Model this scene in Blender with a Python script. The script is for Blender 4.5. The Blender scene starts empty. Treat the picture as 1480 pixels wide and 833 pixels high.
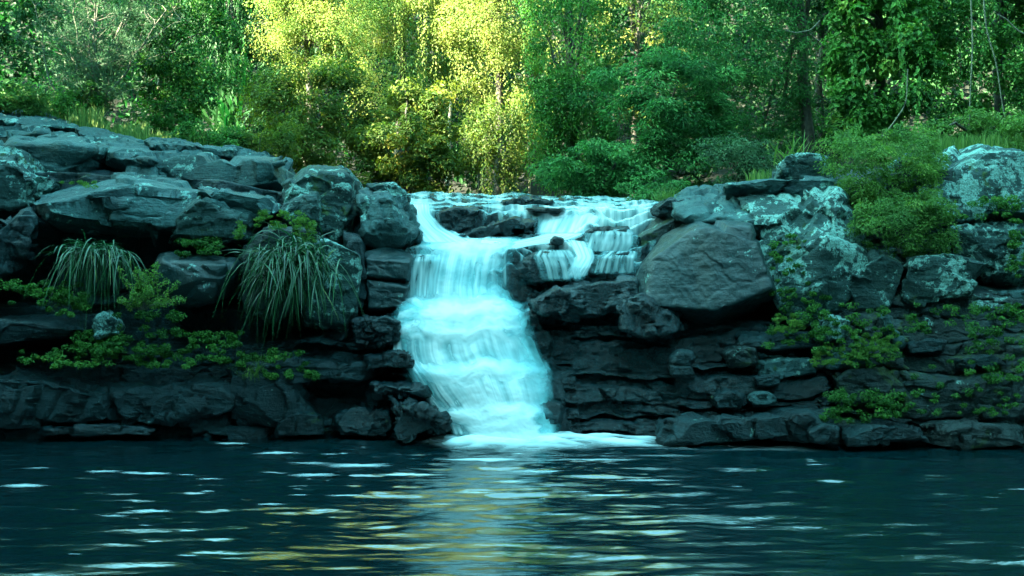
import bpy, bmesh, math, random
import numpy as np
from mathutils import Vector

scene = bpy.context.scene
COL = scene.collection
RNG = np.random.default_rng(7)

# ------------------------------------------------------------------ camera model
H_CAM, F_PX, HORIZON = 2.6, 1480 * 35 / 36.0, 385.0

def P(px, py, d):
    """world point seen at photo pixel (px, py) when it stands d metres away"""
    return np.array([(px - 740.0) / F_PX * d, d, H_CAM - (py - HORIZON) / F_PX * d])

# ------------------------------------------------------------------ noise
_prm = np.random.default_rng(11).permutation(256)
_prm = np.concatenate([_prm, _prm, _prm])
_grd = np.random.default_rng(12).normal(size=(256, 3))
_grd /= np.linalg.norm(_grd, axis=1)[:, None]

def perlin(p):
    p = np.asarray(p, float)
    i = np.floor(p).astype(int)
    f = p - i
    i &= 255
    u = f * f * f * (f * (f * 6 - 15) + 10)
    out = 0
    for dx in (0, 1):
        wx = u[:, 0] if dx else 1 - u[:, 0]
        for dy in (0, 1):
            wy = u[:, 1] if dy else 1 - u[:, 1]
            for dz in (0, 1):
                wz = u[:, 2] if dz else 1 - u[:, 2]
                h = _prm[_prm[_prm[(i[:, 0] + dx) & 255] + ((i[:, 1] + dy) & 255)] + ((i[:, 2] + dz) & 255)]
                g = _grd[h]
                out = out + wx * wy * wz * (g[:, 0] * (f[:, 0] - dx) + g[:, 1] * (f[:, 1] - dy) + g[:, 2] * (f[:, 2] - dz))
    return out * 1.5

def fbm(p, oct=4, gain=0.5, lac=2.03):
    a, s, t = 1.0, 0.0, np.asarray(p, float)
    for k in range(oct):
        s = s + a * perlin(t + 17.3 * k)
        t = t * lac
        a *= gain
    return s

def ridged(p, oct=4):
    a, s, t = 1.0, 0.0, np.asarray(p, float)
    for k in range(oct):
        s = s + a * (0.5 - np.abs(perlin(t + 9.1 * k)))
        t = t * 2.1
        a *= 0.5
    return s

def sstep(a, b, x):
    t = np.clip((x - a) / (b - a), 0, 1)
    return t * t * (3 - 2 * t)

def norm(v):
    return v / np.maximum(np.linalg.norm(v, axis=-1, keepdims=True), 1e-9)

# ------------------------------------------------------------------ mesh helpers
def mesh(name, V, Fc, mat=None, smooth=True, attrs=None, uv=None):
    V = np.asarray(V, np.float32)
    Fc = np.asarray(Fc, np.int32)
    me = bpy.data.meshes.new(name)
    k = Fc.shape[1]
    me.vertices.add(len(V)); me.vertices.foreach_set("co", V.ravel())
    me.loops.add(Fc.size); me.loops.foreach_set("vertex_index", Fc.ravel())
    me.polygons.add(len(Fc)); me.polygons.foreach_set("loop_start", np.arange(0, Fc.size, k, dtype=np.int32))
    me.update(calc_edges=True)
    me.polygons.foreach_set("use_smooth", np.full(len(Fc), smooth, dtype=bool))
    for an, av in (attrs or {}).items():
        a = me.attributes.new(an, 'FLOAT', 'POINT')
        a.data.foreach_set("value", np.asarray(av, np.float32).ravel())
    if uv is not None:
        l = me.uv_layers.new(name="flow")
        l.data.foreach_set("uv", np.asarray(uv, np.float32)[Fc.ravel()].ravel())
    if mat: me.materials.append(mat)
    return me

def link(name, me, parent=None, origin=None):
    o = bpy.data.objects.new(name, me)
    COL.objects.link(o)
    if origin is not None:
        origin = np.asarray(origin, float)
        n = len(me.vertices); c = np.empty(n * 3, np.float32)
        me.vertices.foreach_get("co", c)
        c = (c.reshape(-1, 3) - origin).astype(np.float32)
        me.vertices.foreach_set("co", c.ravel()); me.update()
        if parent is None: o.location = origin
    if parent is not None: o.parent = parent
    return o

def tag(o, label=None, cat=None, group=None, kind=None):
    if label: o["label"] = label
    if cat: o["category"] = cat
    if group: o["group"] = group
    if kind: o["kind"] = kind
    return o

def empty(name, loc, label, cat, group=None):
    o = bpy.data.objects.new(name, None); COL.objects.link(o)
    o.location = loc; o.empty_display_size = 0.3
    return tag(o, label, cat, group)

def grid_faces(nv, nu):
    i = np.arange((nv - 1) * (nu - 1)); r, c = i // (nu - 1), i % (nu - 1)
    a = r * nu + c
    return np.stack([a, a + 1, a + nu + 1, a + nu], 1)

_ico = {}
def ico(n):
    if n not in _ico:
        bm = bmesh.new(); bmesh.ops.create_icosphere(bm, subdivisions=n, radius=1)
        bm.verts.index_update()
        V = np.array([v.co[:] for v in bm.verts]); Fc = np.array([[v.index for v in f.verts] for f in bm.faces])
        bm.free(); _ico[n] = (norm(V), Fc)
    return _ico[n]

def tube(path, rad, k=6):
    path = np.asarray(path, float); n = len(path)
    rad = np.broadcast_to(np.asarray(rad, float), (n,))
    T = norm(np.gradient(path, axis=0))
    ref = np.where(np.abs(T[:, 2:3]) > 0.9, np.array([[1., 0, 0]]), np.array([[0, 0, 1.]]))
    A = norm(np.cross(T, ref)); B = np.cross(T, A)
    th = np.linspace(0, 2 * np.pi, k, endpoint=False)
    V = path[:, None] + rad[:, None, None] * (np.cos(th)[None, :, None] * A[:, None] + np.sin(th)[None, :, None] * B[:, None])
    V = V.reshape(-1, 3)
    F_ = []
    for i in range(n - 1):
        for j in range(k):
            a = i * k + j; b = i * k + (j + 1) % k
            F_.append((a, b, b + k, a + k))
    return V, np.array(F_)

def merge(parts):
    Vs, Fs, o = [], [], 0
    for V, F_ in parts:
        Vs.append(V); Fs.append(np.asarray(F_) + o); o += len(V)
    return np.concatenate(Vs), np.concatenate(Fs)

def wander(a, b, n, amp, rng, sag=0.0):
    a, b = np.asarray(a, float), np.asarray(b, float)
    t = np.linspace(0, 1, n)[:, None]
    p = a + (b - a) * t
    w = np.cumsum(rng.normal(size=(n, 3)), 0); w -= w[0] + (w[-1] - w[0]) * t
    p = p + amp * w / max(1, n ** .5)
    p[:, 2] -= sag * (4 * t[:, 0] * (1 - t[:, 0]))
    return p

# ------------------------------------------------------------------ materials
def newmat(name):
    m = bpy.data.materials.new(name); m.use_nodes = True
    nt = m.node_tree; nt.nodes.clear()
    return m, nt, nt.nodes, nt.links

def rock_mat(name, dark, light, lichen=0.0, moss=0.0, rough=0.6, bump=0.5, lichen_col=(0.28, 0.52, 0.46), stain=0.0, spec=0.5, mosscol=(0.035, 0.075, 0.012)):
    m, nt, N, L = newmat(name)
    out = N.new("ShaderNodeOutputMaterial"); bs = N.new("ShaderNodeBsdfPrincipled")
    L.new(bs.outputs[0], out.inputs[0])
    geo = N.new("ShaderNodeNewGeometry")
    def noise(scale, detail=6, rough_=0.6, stretch=None, dist=0.0):
        n = N.new("ShaderNodeTexNoise"); n.inputs["Scale"].default_value = scale
        n.inputs["Detail"].default_value = detail; n.inputs["Roughness"].default_value = rough_
        n.inputs["Distortion"].default_value = dist
        if stretch:
            mp = N.new("ShaderNodeMapping"); mp.inputs["Scale"].default_value = stretch
            L.new(geo.outputs["Position"], mp.inputs[0]); L.new(mp.outputs[0], n.inputs["Vector"])
        else: L.new(geo.outputs["Position"], n.inputs["Vector"])
        return n
    def ramp(src, stops):
        r = N.new("ShaderNodeValToRGB"); L.new(src, r.inputs[0])
        e = r.color_ramp.elements
        e[0].position, e[0].color = stops[0]; e[1].position, e[1].color = stops[-1]
        for p_, c_ in stops[1:-1]:
            x = e.new(p_); x.color = c_
        return r
    def mix(fac, a, b):
        x = N.new("ShaderNodeMix"); x.data_type = 'RGBA'
        if isinstance(fac, float): x.inputs[0].default_value = fac
        else: L.new(fac, x.inputs[0])
        if isinstance(a, tuple): x.inputs[6].default_value = (*a, 1)
        else: L.new(a, x.inputs[6])
        if isinstance(b, tuple): x.inputs[7].default_value = (*b, 1)
        else: L.new(b, x.inputs[7])
        return x.outputs[2]
    def math_(op, a, b):
        x = N.new("ShaderNodeMath"); x.operation = op
        for i, v in enumerate((a, b)):
            if isinstance(v, float): x.inputs[i].default_value = v
            else: L.new(v, x.inputs[i])
        return x.outputs[0]
    n1 = noise(1.7, 8, 0.65, dist=0.4)
    r1 = ramp(n1.outputs[0], [(0.3, (0, 0, 0, 1)), (0.7, (1, 1, 1, 1))])
    col = mix(r1.outputs[0], dark, light)
    nf = noise(24, 6, 0.7)
    rf = ramp(nf.outputs[0], [(0.3, (0.62, 0.62, 0.62, 1)), (0.7, (1.35, 1.35, 1.35, 1))])
    mm = N.new("ShaderNodeMix"); mm.data_type = 'RGBA'; mm.blend_type = 'MULTIPLY'; mm.inputs[0].default_value = 1
    L.new(col, mm.inputs[6]); L.new(rf.outputs[0], mm.inputs[7]); col = mm.outputs[2]
    if stain:   # brownish mineral staining running down the face
        ns = noise(1.0, 5, 0.6, stretch=(2.6, 2.6, 0.5))
        rs = ramp(ns.outputs[0], [(0.5, (0, 0, 0, 1)), (0.72, (1, 1, 1, 1))])
        col = mix(math_('MULTIPLY', rs.outputs[0], stain), col, (0.17, 0.14, 0.10))
    if lichen:
        na = noise(2.2, 3, 0.5); nb = noise(10, 6, 0.68, dist=0.3)
        s = math_('ADD', math_('MULTIPLY', na.outputs[0], 0.62), math_('MULTIPLY', nb.outputs[0], 0.62))
        t = 0.80 - 0.17 * lichen
        rl = ramp(s, [(t, (0, 0, 0, 1)), (t + 0.045, (1, 1, 1, 1))])
        nc = noise(40, 3, 0.6)
        rc = ramp(nc.outputs[0], [(0.35, (0.35, 0.35, 0.35, 1)), (0.6, (1, 1, 1, 1))])
        col = mix(math_('MULTIPLY', math_('MULTIPLY', rl.outputs[0], rc.outputs[0]), 0.9), col, lichen_col)
    if moss:
        na = noise(1.3, 4, 0.6, dist=0.5); nb = noise(9, 5, 0.7)
        s = math_('ADD', math_('MULTIPLY', na.outputs[0], 0.75), math_('MULTIPLY', nb.outputs[0], 0.45))
        t = 0.78 - 0.17 * moss
        rl = ramp(s, [(t, (0, 0, 0, 1)), (t + 0.07, (1, 1, 1, 1))])
        col = mix(math_('MULTIPLY', rl.outputs[0], 0.9), col, mosscol)
    L.new(col, bs.inputs["Base Color"])
    rr = N.new("ShaderNodeMapRange"); L.new(nf.outputs[0], rr.inputs[0])
    rr.inputs[3].default_value = max(0.05, rough - 0.18); rr.inputs[4].default_value = min(1, rough + 0.22)
    L.new(rr.outputs[0], bs.inputs["Roughness"])
    bs.inputs["Specular IOR Level"].default_value = spec
    nb1 = noise(7, 9, 0.68, dist=0.3); nb2 = noise(38, 6, 0.7)
    nb3 = noise(3.0, 5, 0.6, stretch=(0.5, 0.5, 3.2))
    h = math_('ADD', math_('ADD', nb1.outputs[0], math_('MULTIPLY', nb2.outputs[0], 0.35)), math_('MULTIPLY', nb3.outputs[0], 0.8))
    b = N.new("ShaderNodeBump"); b.inputs["Strength"].default_value = bump; b.inputs["Distance"].default_value = 0.07
    L.new(h, b.inputs["Height"]); L.new(b.outputs[0], bs.inputs["Normal"])
    return m

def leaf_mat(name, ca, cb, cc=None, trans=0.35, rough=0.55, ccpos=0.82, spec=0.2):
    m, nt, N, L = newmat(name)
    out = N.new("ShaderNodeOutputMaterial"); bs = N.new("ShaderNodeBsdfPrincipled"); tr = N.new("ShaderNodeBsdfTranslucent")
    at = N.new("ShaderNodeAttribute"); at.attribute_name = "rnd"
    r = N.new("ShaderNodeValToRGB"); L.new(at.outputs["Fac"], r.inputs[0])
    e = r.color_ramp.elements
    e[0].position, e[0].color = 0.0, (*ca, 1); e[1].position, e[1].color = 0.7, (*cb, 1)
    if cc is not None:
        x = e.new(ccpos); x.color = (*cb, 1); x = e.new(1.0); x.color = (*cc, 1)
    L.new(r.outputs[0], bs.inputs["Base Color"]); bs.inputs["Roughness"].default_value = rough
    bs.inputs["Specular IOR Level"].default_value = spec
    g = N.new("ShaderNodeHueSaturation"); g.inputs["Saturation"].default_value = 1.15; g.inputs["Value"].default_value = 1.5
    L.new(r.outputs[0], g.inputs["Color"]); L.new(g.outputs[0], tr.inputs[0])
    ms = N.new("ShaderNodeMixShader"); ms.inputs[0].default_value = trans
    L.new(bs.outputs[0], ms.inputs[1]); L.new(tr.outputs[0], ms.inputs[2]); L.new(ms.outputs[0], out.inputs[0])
    return m

def plain_mat(name, ca, cb, scale=8, rough=0.8, bump=0.4):
    m, nt, N, L = newmat(name)
    out = N.new("ShaderNodeOutputMaterial"); bs = N.new("ShaderNodeBsdfPrincipled"); L.new(bs.outputs[0], out.inputs[0])
    geo = N.new("ShaderNodeNewGeometry"); n = N.new("ShaderNodeTexNoise"); n.inputs["Scale"].default_value = scale
    n.inputs["Detail"].default_value = 7; L.new(geo.outputs["Position"], n.inputs["Vector"])
    r = N.new("ShaderNodeValToRGB"); L.new(n.outputs[0], r.inputs[0])
    r.color_ramp.elements[0].position = .3; r.color_ramp.elements[0].color = (*ca, 1)
    r.color_ramp.elements[1].position = .7; r.color_ramp.elements[1].color = (*cb, 1)
    L.new(r.outputs[0], bs.inputs["Base Color"]); bs.inputs["Roughness"].default_value = rough
    b = N.new("ShaderNodeBump"); b.inputs["Strength"].default_value = bump; b.inputs["Distance"].default_value = .05
    L.new(n.outputs[0], b.inputs["Height"]); L.new(b.outputs[0], bs.inputs["Normal"])
    return m

def silk_mat(name, thin, thick):
    """aerated falling water: the more water ('cover'), the whiter and the less one sees through it"""
    m, nt, N, L = newmat(name)
    out = N.new("ShaderNodeOutputMaterial")
    at = N.new("ShaderNodeAttribute"); at.attribute_name = "cover"
    uv = N.new("ShaderNodeUVMap"); uv.uv_map = "flow"
    mp = N.new("ShaderNodeMapping"); mp.inputs["Scale"].default_value = (19, .5, 1); L.new(uv.outputs[0], mp.inputs[0])
    n = N.new("ShaderNodeTexNoise"); n.inputs["Scale"].default_value = 1; n.inputs["Detail"].default_value = 5; n.inputs["Roughness"].default_value = .6
    L.new(mp.outputs[0], n.inputs["Vector"])
    s = N.new("ShaderNodeMath"); s.operation = 'MULTIPLY_ADD'; L.new(n.outputs[0], s.inputs[0]); s.inputs[1].default_value = .8; s.inputs[2].default_value = -0.40
    w = N.new("ShaderNodeMath"); w.operation = 'ADD'; L.new(at.outputs["Fac"], w.inputs[0])
    # streaks only modulate where there is water at all
    a2 = N.new("ShaderNodeAttribute"); a2.attribute_name = "streak"
    k0 = N.new("ShaderNodeMath"); k0.operation = 'MULTIPLY'; L.new(s.outputs[0], k0.inputs[0]); L.new(a2.outputs["Fac"], k0.inputs[1])
    k = N.new("ShaderNodeMath"); k.operation = 'MULTIPLY'; L.new(k0.outputs[0], k.inputs[0]); L.new(at.outputs["Fac"], k.inputs[1]); L.new(k.outputs[0], w.inputs[1])
    w.use_clamp = True
    c = N.new("ShaderNodeMix"); c.data_type = 'RGBA'; L.new(w.outputs[0], c.inputs[0])
    c.inputs[6].default_value = (*thin, 1); c.inputs[7].default_value = (*thick, 1)
    df = N.new("ShaderNodeBsdfPrincipled"); L.new(c.outputs[2], df.inputs["Base Color"]); df.inputs["Roughness"].default_value = .45
    df.inputs["Specular IOR Level"].default_value = .3
    tl = N.new("ShaderNodeBsdfTranslucent"); L.new(c.outputs[2], tl.inputs[0])
    mx = N.new("ShaderNodeMixShader"); mx.inputs[0].default_value = .35; L.new(df.outputs[0], mx.inputs[1]); L.new(tl.outputs[0], mx.inputs[2])
    tp = N.new("ShaderNodeBsdfTransparent")
    fin = N.new("ShaderNodeMixShader"); L.new(w.outputs[0], fin.inputs[0]); L.new(tp.outputs[0], fin.inputs[1]); L.new(mx.outputs[0], fin.inputs[2])
    L.new(fin.outputs[0], out.inputs[0])
    return m

M = {}
M['dry'] = rock_mat("rock weathered", (0.008, 0.036, 0.040), (0.060, 0.145, 0.145), lichen=0.5, moss=0.2, rough=0.5, bump=0.9, spec=.32)
M['lichen'] = rock_mat("rock lichened", (0.007, 0.030, 0.031), (0.036, 0.088, 0.082), lichen=0.85, moss=0.55, rough=0.6, bump=0.95, spec=.3)
M['heavy'] = rock_mat("rock heavily lichened", (0.007, 0.032, 0.033), (0.038, 0.092, 0.086), lichen=1.08, moss=0.45, rough=0.62, bump=0.95, spec=.3)
M['smooth'] = rock_mat("rock smooth", (0.003, 0.020, 0.024), (0.010, 0.038, 0.041), lichen=0.25, rough=0.4, bump=0.4, stain=0.15)
M['wet'] = rock_mat("rock wet", (0.0008, 0.008, 0.010), (0.006, 0.034, 0.040), lichen=0.0, moss=0.1, rough=0.16, bump=.75, spec=.5)
M['ledge'] = rock_mat("rock ledge damp", (0.0015, 0.012, 0.015), (0.009, 0.042, 0.048), lichen=0.08, moss=0.25, rough=0.34, bump=0.95, spec=.4)
M['mossy'] = rock_mat("rock mossy", (0.002, 0.011, 0.012), (0.017, 0.046, 0.047), lichen=0.4, moss=0.8, rough=0.42, bump=0.95)
M['soil'] = plain_mat("soil", (0.003, 0.007, 0.004), (0.014, 0.02, 0.010), 3, 0.95)
M['bark'] = plain_mat("bark", (0.02, 0.02, 0.015), (0.07, 0.065, 0.045), 9)
M['pale_bark'] = plain_mat("pale bark", (0.12, 0.12, 0.085), (0.30, 0.28, 0.2), 7)
M['twig'] = plain_mat("twig", (0.06, 0.07, 0.05), (0.16, 0.16, 0.11), 10)
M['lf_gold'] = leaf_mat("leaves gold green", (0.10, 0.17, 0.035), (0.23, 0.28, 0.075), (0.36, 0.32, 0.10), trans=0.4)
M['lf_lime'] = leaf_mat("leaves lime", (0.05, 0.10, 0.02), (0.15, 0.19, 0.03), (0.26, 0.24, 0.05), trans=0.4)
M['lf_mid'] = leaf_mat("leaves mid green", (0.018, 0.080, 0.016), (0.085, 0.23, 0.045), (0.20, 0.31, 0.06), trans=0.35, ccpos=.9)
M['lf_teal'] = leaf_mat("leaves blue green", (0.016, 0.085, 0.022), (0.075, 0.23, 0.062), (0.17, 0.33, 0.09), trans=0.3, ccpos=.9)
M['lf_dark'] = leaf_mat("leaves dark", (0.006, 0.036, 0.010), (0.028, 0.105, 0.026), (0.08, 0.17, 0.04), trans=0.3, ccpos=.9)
M['lf_grey'] = leaf_mat("leaves grey green", (0.03, 0.085, 0.038), (0.075, 0.16, 0.075), None, trans=0.3)
M['lf_bright'] = leaf_mat("leaves bright", (0.05, 0.13, 0.03), (0.13, 0.25, 0.055), (0.24, 0.33, 0.07), trans=0.35)
M['blade'] = leaf_mat("long blades", (0.004, 0.035, 0.012), (0.025, 0.11, 0.038), (0.2, 0.26, 0.06), trans=0.15, rough=.35, spec=.5, ccpos=.93)
M['grassy'] = leaf_mat("grass blades", (0.05, 0.12, 0.03), (0.14, 0.24, 0.06), (0.24, 0.3, 0.08), trans=.3)
M['silk'] = silk_mat("falling water", (0.16, 0.62, 0.68), (0.93, 0.97, 0.97))
M['silk_back'] = silk_mat("deep falling water", (0.05, 0.42, 0.48), (0.45, 0.88, 0.90))

# ------------------------------------------------------------------ rocks
def hull_planes(pts):
    bm = bmesh.new()
    for p in pts: bm.verts.new(p)
    bmesh.ops.convex_hull(bm, input=bm.verts)
    out = []
    for f in bm.faces:
        f.normal_update(); n = np.array(f.normal[:])
        if np.linalg.norm(n) < .5: continue
        c = np.array(f.calc_center_median()[:])
        if n @ (c - pts.mean(0)) < 0: n = -n
        out.append((n, f.calc_area()))
    bm.free()
    out.sort(key=lambda x: -x[1])
    pl = []
    for n, a in out:
        if all(n @ q < 0.985 for q in pl): pl.append(n)
    return np.array(pl)

def chiselled(pts, sub, chips, k, seed, frac=0.06, rough=0.04, strata=0.012, fine=0.014, flakes=46):
    """a rock filling the convex hull of pts, with chipped corners, fracture steps and rough skin"""
    rng = np.random.default_rng(seed)
    pts = np.asarray(pts, float)
    lo, hi = pts.min(0), pts.max(0); c = (lo + hi) / 2; h = np.maximum((hi - lo) / 2, 1e-3)
    q = (pts - c) / h
    c2 = q.mean(0) * .6; q = q - c2
    n = hull_planes(q)
    dsup = np.array([(q @ a).max() for a in n])
    for _ in range(chips):
        a = norm(rng.normal(size=3) * np.array([1, 1, .8])); s = (q @ a).max()
        n = np.vstack([n, a]); dsup = np.append(dsup, s * rng.uniform(.74, .92))
    dirs, Fc = ico(sub)
    t = np.maximum(dirs @ n.T, 0) / np.maximum(dsup, .05)
    tm = t.max(1, keepdims=True)
    r = 1 / (tm[:, 0] * (((t / tm) ** k).sum(1)) ** (1 / k))
    V = (dirs * r[:, None] + c2) * h + c
    s = float(np.cbrt(np.prod(h)))
    # fracture cells: each pushes its patch in or out along a tilted plane
    me = mesh("tmp", V, Fc); N_ = np.empty(len(V) * 3, np.float32); me.vertices.foreach_get("normal", N_); N_ = N_.reshape(-1, 3).astype(float)
    bpy.data.meshes.remove(me)
    off = rng.uniform(0, 50, 3)
    W = (V - c) / s + 0.16 * np.stack([fbm(V / s * 1.6 + off + i * 7, 3) for i in range(3)], 1)
    m_ = 16
    S = rng.uniform(-1, 1, (m_, 3)) * h / s
    sc = np.array([1, 1, 1.9])
    D2 = (((W[:, None] - S[None]) * sc) ** 2).sum(2)
    i0 = D2.argmin(1)
    a = rng.uniform(-1, .6, m_); tilt = rng.normal(size=(m_, 3)) * .9
    two = np.partition(D2, 1, 1); gap = np.sqrt(two[:, 1]) - np.sqrt(two[:, 0])
    disp = frac * s * (a[i0] + ((W - S[i0]) * tilt[i0]).sum(1)) - .35 * frac * s * np.exp(-(gap / .03) ** 2)
    disp += rough * s * fbm(V / s * 2.2 + off, 5)
    disp += fine * ridged(V * 5 + off, 4)
    if strata:
        zz = V[:, 2] + .06 * V[:, 0] + .05 * fbm(V * 1.1 + off, 3)
        g = perlin(np.stack([zz * 9, V[:, 0] * .5, V[:, 1] * .5], 1) + off)
        disp += strata * np.sign(g) * np.abs(g) ** .5 * (1 - np.abs(N_[:, 2]))
    V = V + N_ * disp[:, None]
    # flakes broken off along the rock's own joint directions leave flat facets with crisp edges
    q_, _r = np.linalg.qr(rng.normal(size=(3, 3)) * .35 + np.eye(3))
    J = np.vstack([q_.T, -q_.T, norm(np.array([[1, 0, 1], [-1, 0, 1], [1, -1, 0], [-1, -1, 0], [0, -1, 1], [0, -1, -.6], [.6, -1, .6], [-.7, -1, .4]]) @ q_.T)])
    for _ in range(flakes):
        i = rng.integers(len(V)); w_ = np.maximum(J @ N_[i], 0) ** 3
        if w_.sum() < 1e-6: continue
        n_ = norm(J[rng.choice(len(J), p=w_ / w_.sum())] + rng.normal(size=3) * .10)
        hh = (V - V[i]) @ n_ + rng.uniform(.01, .07) * s
        hit = hh > 0
        lim = rng.uniform(.04, .15) * s
        far = np.linalg.norm(V - V[i], axis=1) < rng.uniform(.5, 1.3) * s
        hit &= far & (hh < lim)
        V[hit] -= n_ * (hh[hit] * .93)[:, None]
    V = V + N_ * (.35 * fine * fbm(V * 9 + off, 3))[:, None]
    return V, Fc

NAMES_ROCK = {}
def rock(name, label, outline, d, t, face=None, mat='dry', sub=6, chips=5, k=70, seed=None, group=None, **kw):
    ol = [(p + (0.22 * t,))[:3] if len(p) == 2 else p for p in outline]
    pts = [P(x, y, d + dd) for x, y, dd in ol]
    cx = np.mean([p[0] for p in ol]); cy = np.mean([p[1] for p in ol])
    if face is None: face = [(cx + (x - cx) * .88, cy + (y - cy) * .86) for x, y, _ in ol]
    pts += [P(p[0], p[1], d + (p[2] if len(p) > 2 else 0)) for p in face]
    base = np.array([P(x, y, d + dd) for x, y, dd in ol])
    cen = base.mean(0)
    back = cen + (base - cen) * np.array([.88, 1, .9]); back[:, 1] = d + t
    pts = np.vstack([pts, back])
    V, Fc = chiselled(pts, sub, chips, k, seed if seed is not None else int(abs(cx * 13 + cy * 7)) % 9973, **kw)
    me = mesh(name, V, Fc, M[mat])
    o = link(name, me, origin=np.array([cen[0], d + t / 2, V[:, 2].min()]))
    return tag(o, label, "rock slab" if "slab" in name else "boulder", group)

R = rock
# ---- left bank, upper tiers
R("rock_slab", "thin weathered slab topping the left bank, nearest to the trees", [(-70, 158, 2.2), (55, 159, 2.2), (104, 176, 1.6), (118, 186, 1), (60, 186, .4), (-70, 188, .4)], 20.6, 2.4, face=[(-60, 180), (50, 178), (100, 187, .4)], strata=.03, frac=.03)
R("rock_slab", "flat weathered slab on the left bank just below the topmost slab", [(-70, 172, 2.4), (50, 172, 2.4), (140, 195, 1.6), (158, 208, 1), (80, 212, .3), (-70, 206, .3)], 19.6, 2.6, face=[(-60, 196), (60, 190), (140, 208, .3)], strata=.035, frac=.03)
R("rock_slab", "long low slab reaching from the left bank toward the grass tuft", [(100, 186, 2), (160, 186, 2), (214, 203, 1.6), (205, 222, .6), (120, 214, .4)], 19.4, 2.2, face=[(120, 204), (190, 214)], strata=.03)
R("rock_slab", "broad pale-topped slab with a shadowed front at the upper left", [(-60, 186, 3), (30, 178, 3), (110, 192, 2.6), (176, 212, 1.6), (170, 240, .7), (120, 262, .4), (40, 250, .5), (-60, 240, .6)], 17.6, 3.2, face=[(25, 208), (100, 212), (160, 220), (60, 250, .2), (130, 250, .2)], mat='dry', sub=7, strata=.02)
R("rock_slab", "long stepped slab with dark undercut running under the background trees", [(140, 204, 3.2), (215, 202, 3.4), (300, 212, 3), (412, 222, 1.6), (418, 248, .8), (410, 300, .6), (330, 292, .6), (200, 262, .6), (145, 236, .6)], 17.6, 3.8, face=[(170, 228), (250, 238), (330, 246), (405, 240), (400, 290, .2), (300, 280, .2)], mat='dry', sub=7, strata=.035, frac=.04)
R("rock_slab", "small thin slab lying on the long stepped slab below dark trees", [(205, 203, 1.4), (290, 214, 1.2), (352, 218, .8), (345, 228, .2), (230, 222, .2)], 18.9, 1.5, strata=.02)
R("boulder", "lichen-spotted boulder cropped by the left edge, above the overhang", [(-80, 205, .9), (8, 206, .9), (48, 232, .7), (92, 258, .4), (82, 278, .3), (20, 300, .3), (-80, 330, .4)], 16.6, 2.2, face=[(-40, 240), (30, 245), (70, 268), (0, 280)], mat='heavy', chips=8)
R("boulder", "angular lichened block leaning on the overhang at the left edge", [(-60, 232, .6), (12, 226, .5), (40, 258, .3), (30, 300, .4), (-60, 310, .4)], 16.2, 1.4, mat='lichen', chips=8)
R("rock_slab", "huge overhanging slab with a bright top and dark arched underside", [(92, 252, 2.8), (170, 238, 3.0), (250, 238, 3.0), (290, 262, 2.4), (395, 288, 1.4), (404, 300, 1), (380, 318, .7), (300, 345, .5), (232, 353, .5), (120, 338, .5), (50, 332, .5), (40, 300, .4)], 15.6, 3.4, face=[(62, 296), (110, 284), (185, 270), (262, 280), (320, 304, .2), (75, 325, .1), (200, 338, .1), (240, 345, .1)], mat='dry', sub=7, chips=4, frac=.035, rough=.028, strata=.015)
R("boulder", "dark block under the overhang at the left edge, above creeping plants", [(-60, 330, .4), (10, 318, .4), (48, 292, .5), (64, 312, .4), (60, 350, .4), (20, 400, .4), (-60, 420, .4)], 15.45, 1.6, mat='ledge')
R("boulder", "lichen-flecked block with a sharp ridge at the front of the overhang", [(236, 350, .4), (252, 312, .3), (286, 284, .6), (318, 300, .5), (366, 316, .5), (356, 346, .4), (300, 356, .3)], 15.55, 1.6, face=[(256, 318), (290, 290), (340, 318, .15), (250, 345, .1), (340, 345, .15)], mat='lichen', chips=4)
R("rock_slab", "pale flat slab bridging the overhang and the lichened blocks near the falls", [(280, 268, 1.8), (392, 286, 1.2), (404, 300, .8), (330, 318, .4), (280, 296, .5)], 16.0, 2, strata=.02, mat='dry')
R("boulder", "smooth grey rounded boulder between the two long-bladed clumps", [(212, 374, .4), (232, 364, .5), (345, 372, .5), (352, 388, .4), (338, 415, .35), (316, 440, .3), (262, 447, .3), (214, 420, .3)], 15.3, 1.5, face=[(235, 378), (330, 382), (300, 425), (240, 415)], mat='smooth', chips=2, k=16, frac=.012, rough=.03, strata=0, flakes=3)
R("boulder", "dark block behind the larger long-bladed clump, mossy lip on top", [(346, 350, .3), (392, 320, .4), (450, 326, .5), (470, 345, .5), (460, 420, .4), (400, 470, .3), (346, 455, .3), (352, 400, .2)], 15.35, 1.8, face=[(358, 352), (400, 330), (440, 340), (430, 420), (365, 440)], mat='mossy')
R("boulder", "tall lichen-blotched block standing left of the waterfall lip", [(402, 268, 1), (440, 243, 1.4), (494, 238, 1.4), (510, 258, 1), (516, 330, .6), (492, 352, .4), (430, 340, .4), (400, 306, .4)], 16.3, 2.2, face=[(408, 278, .3), (446, 252, .5), (502, 256, .4), (510, 330), (436, 334)], mat='lichen', chips=6)
R("boulder", "rounded grey lichened boulder in front of the tall blotched block", [(400, 302, .5), (432, 280, .6), (458, 276, .6), (462, 300, .4), (458, 330, .3), (420, 330, .3)], 16.0, 1.1, mat='lichen', k=14)
R("boulder", "dark wedge-nosed block leaning over the left side of the waterfall", [(512, 274, 1), (545, 264, 1.5), (580, 274, 1.4), (590, 300, .9), (609, 338, .5), (606, 360, .4), (560, 356, .3), (520, 350, .3)], 16.2, 2.2, face=[(520, 290), (560, 284), (585, 310, .2), (598, 342, .1), (530, 335), (560, 300, -.05)], mat='dry', chips=4)
R("rock_slab", "thin tilted slab on top of the wedge-nosed block", [(528, 266, .5), (570, 263, .5), (590, 281, .3), (588, 290, .1), (540, 280, .1)], 17.1, .9, mat='lichen', strata=.02)
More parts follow.
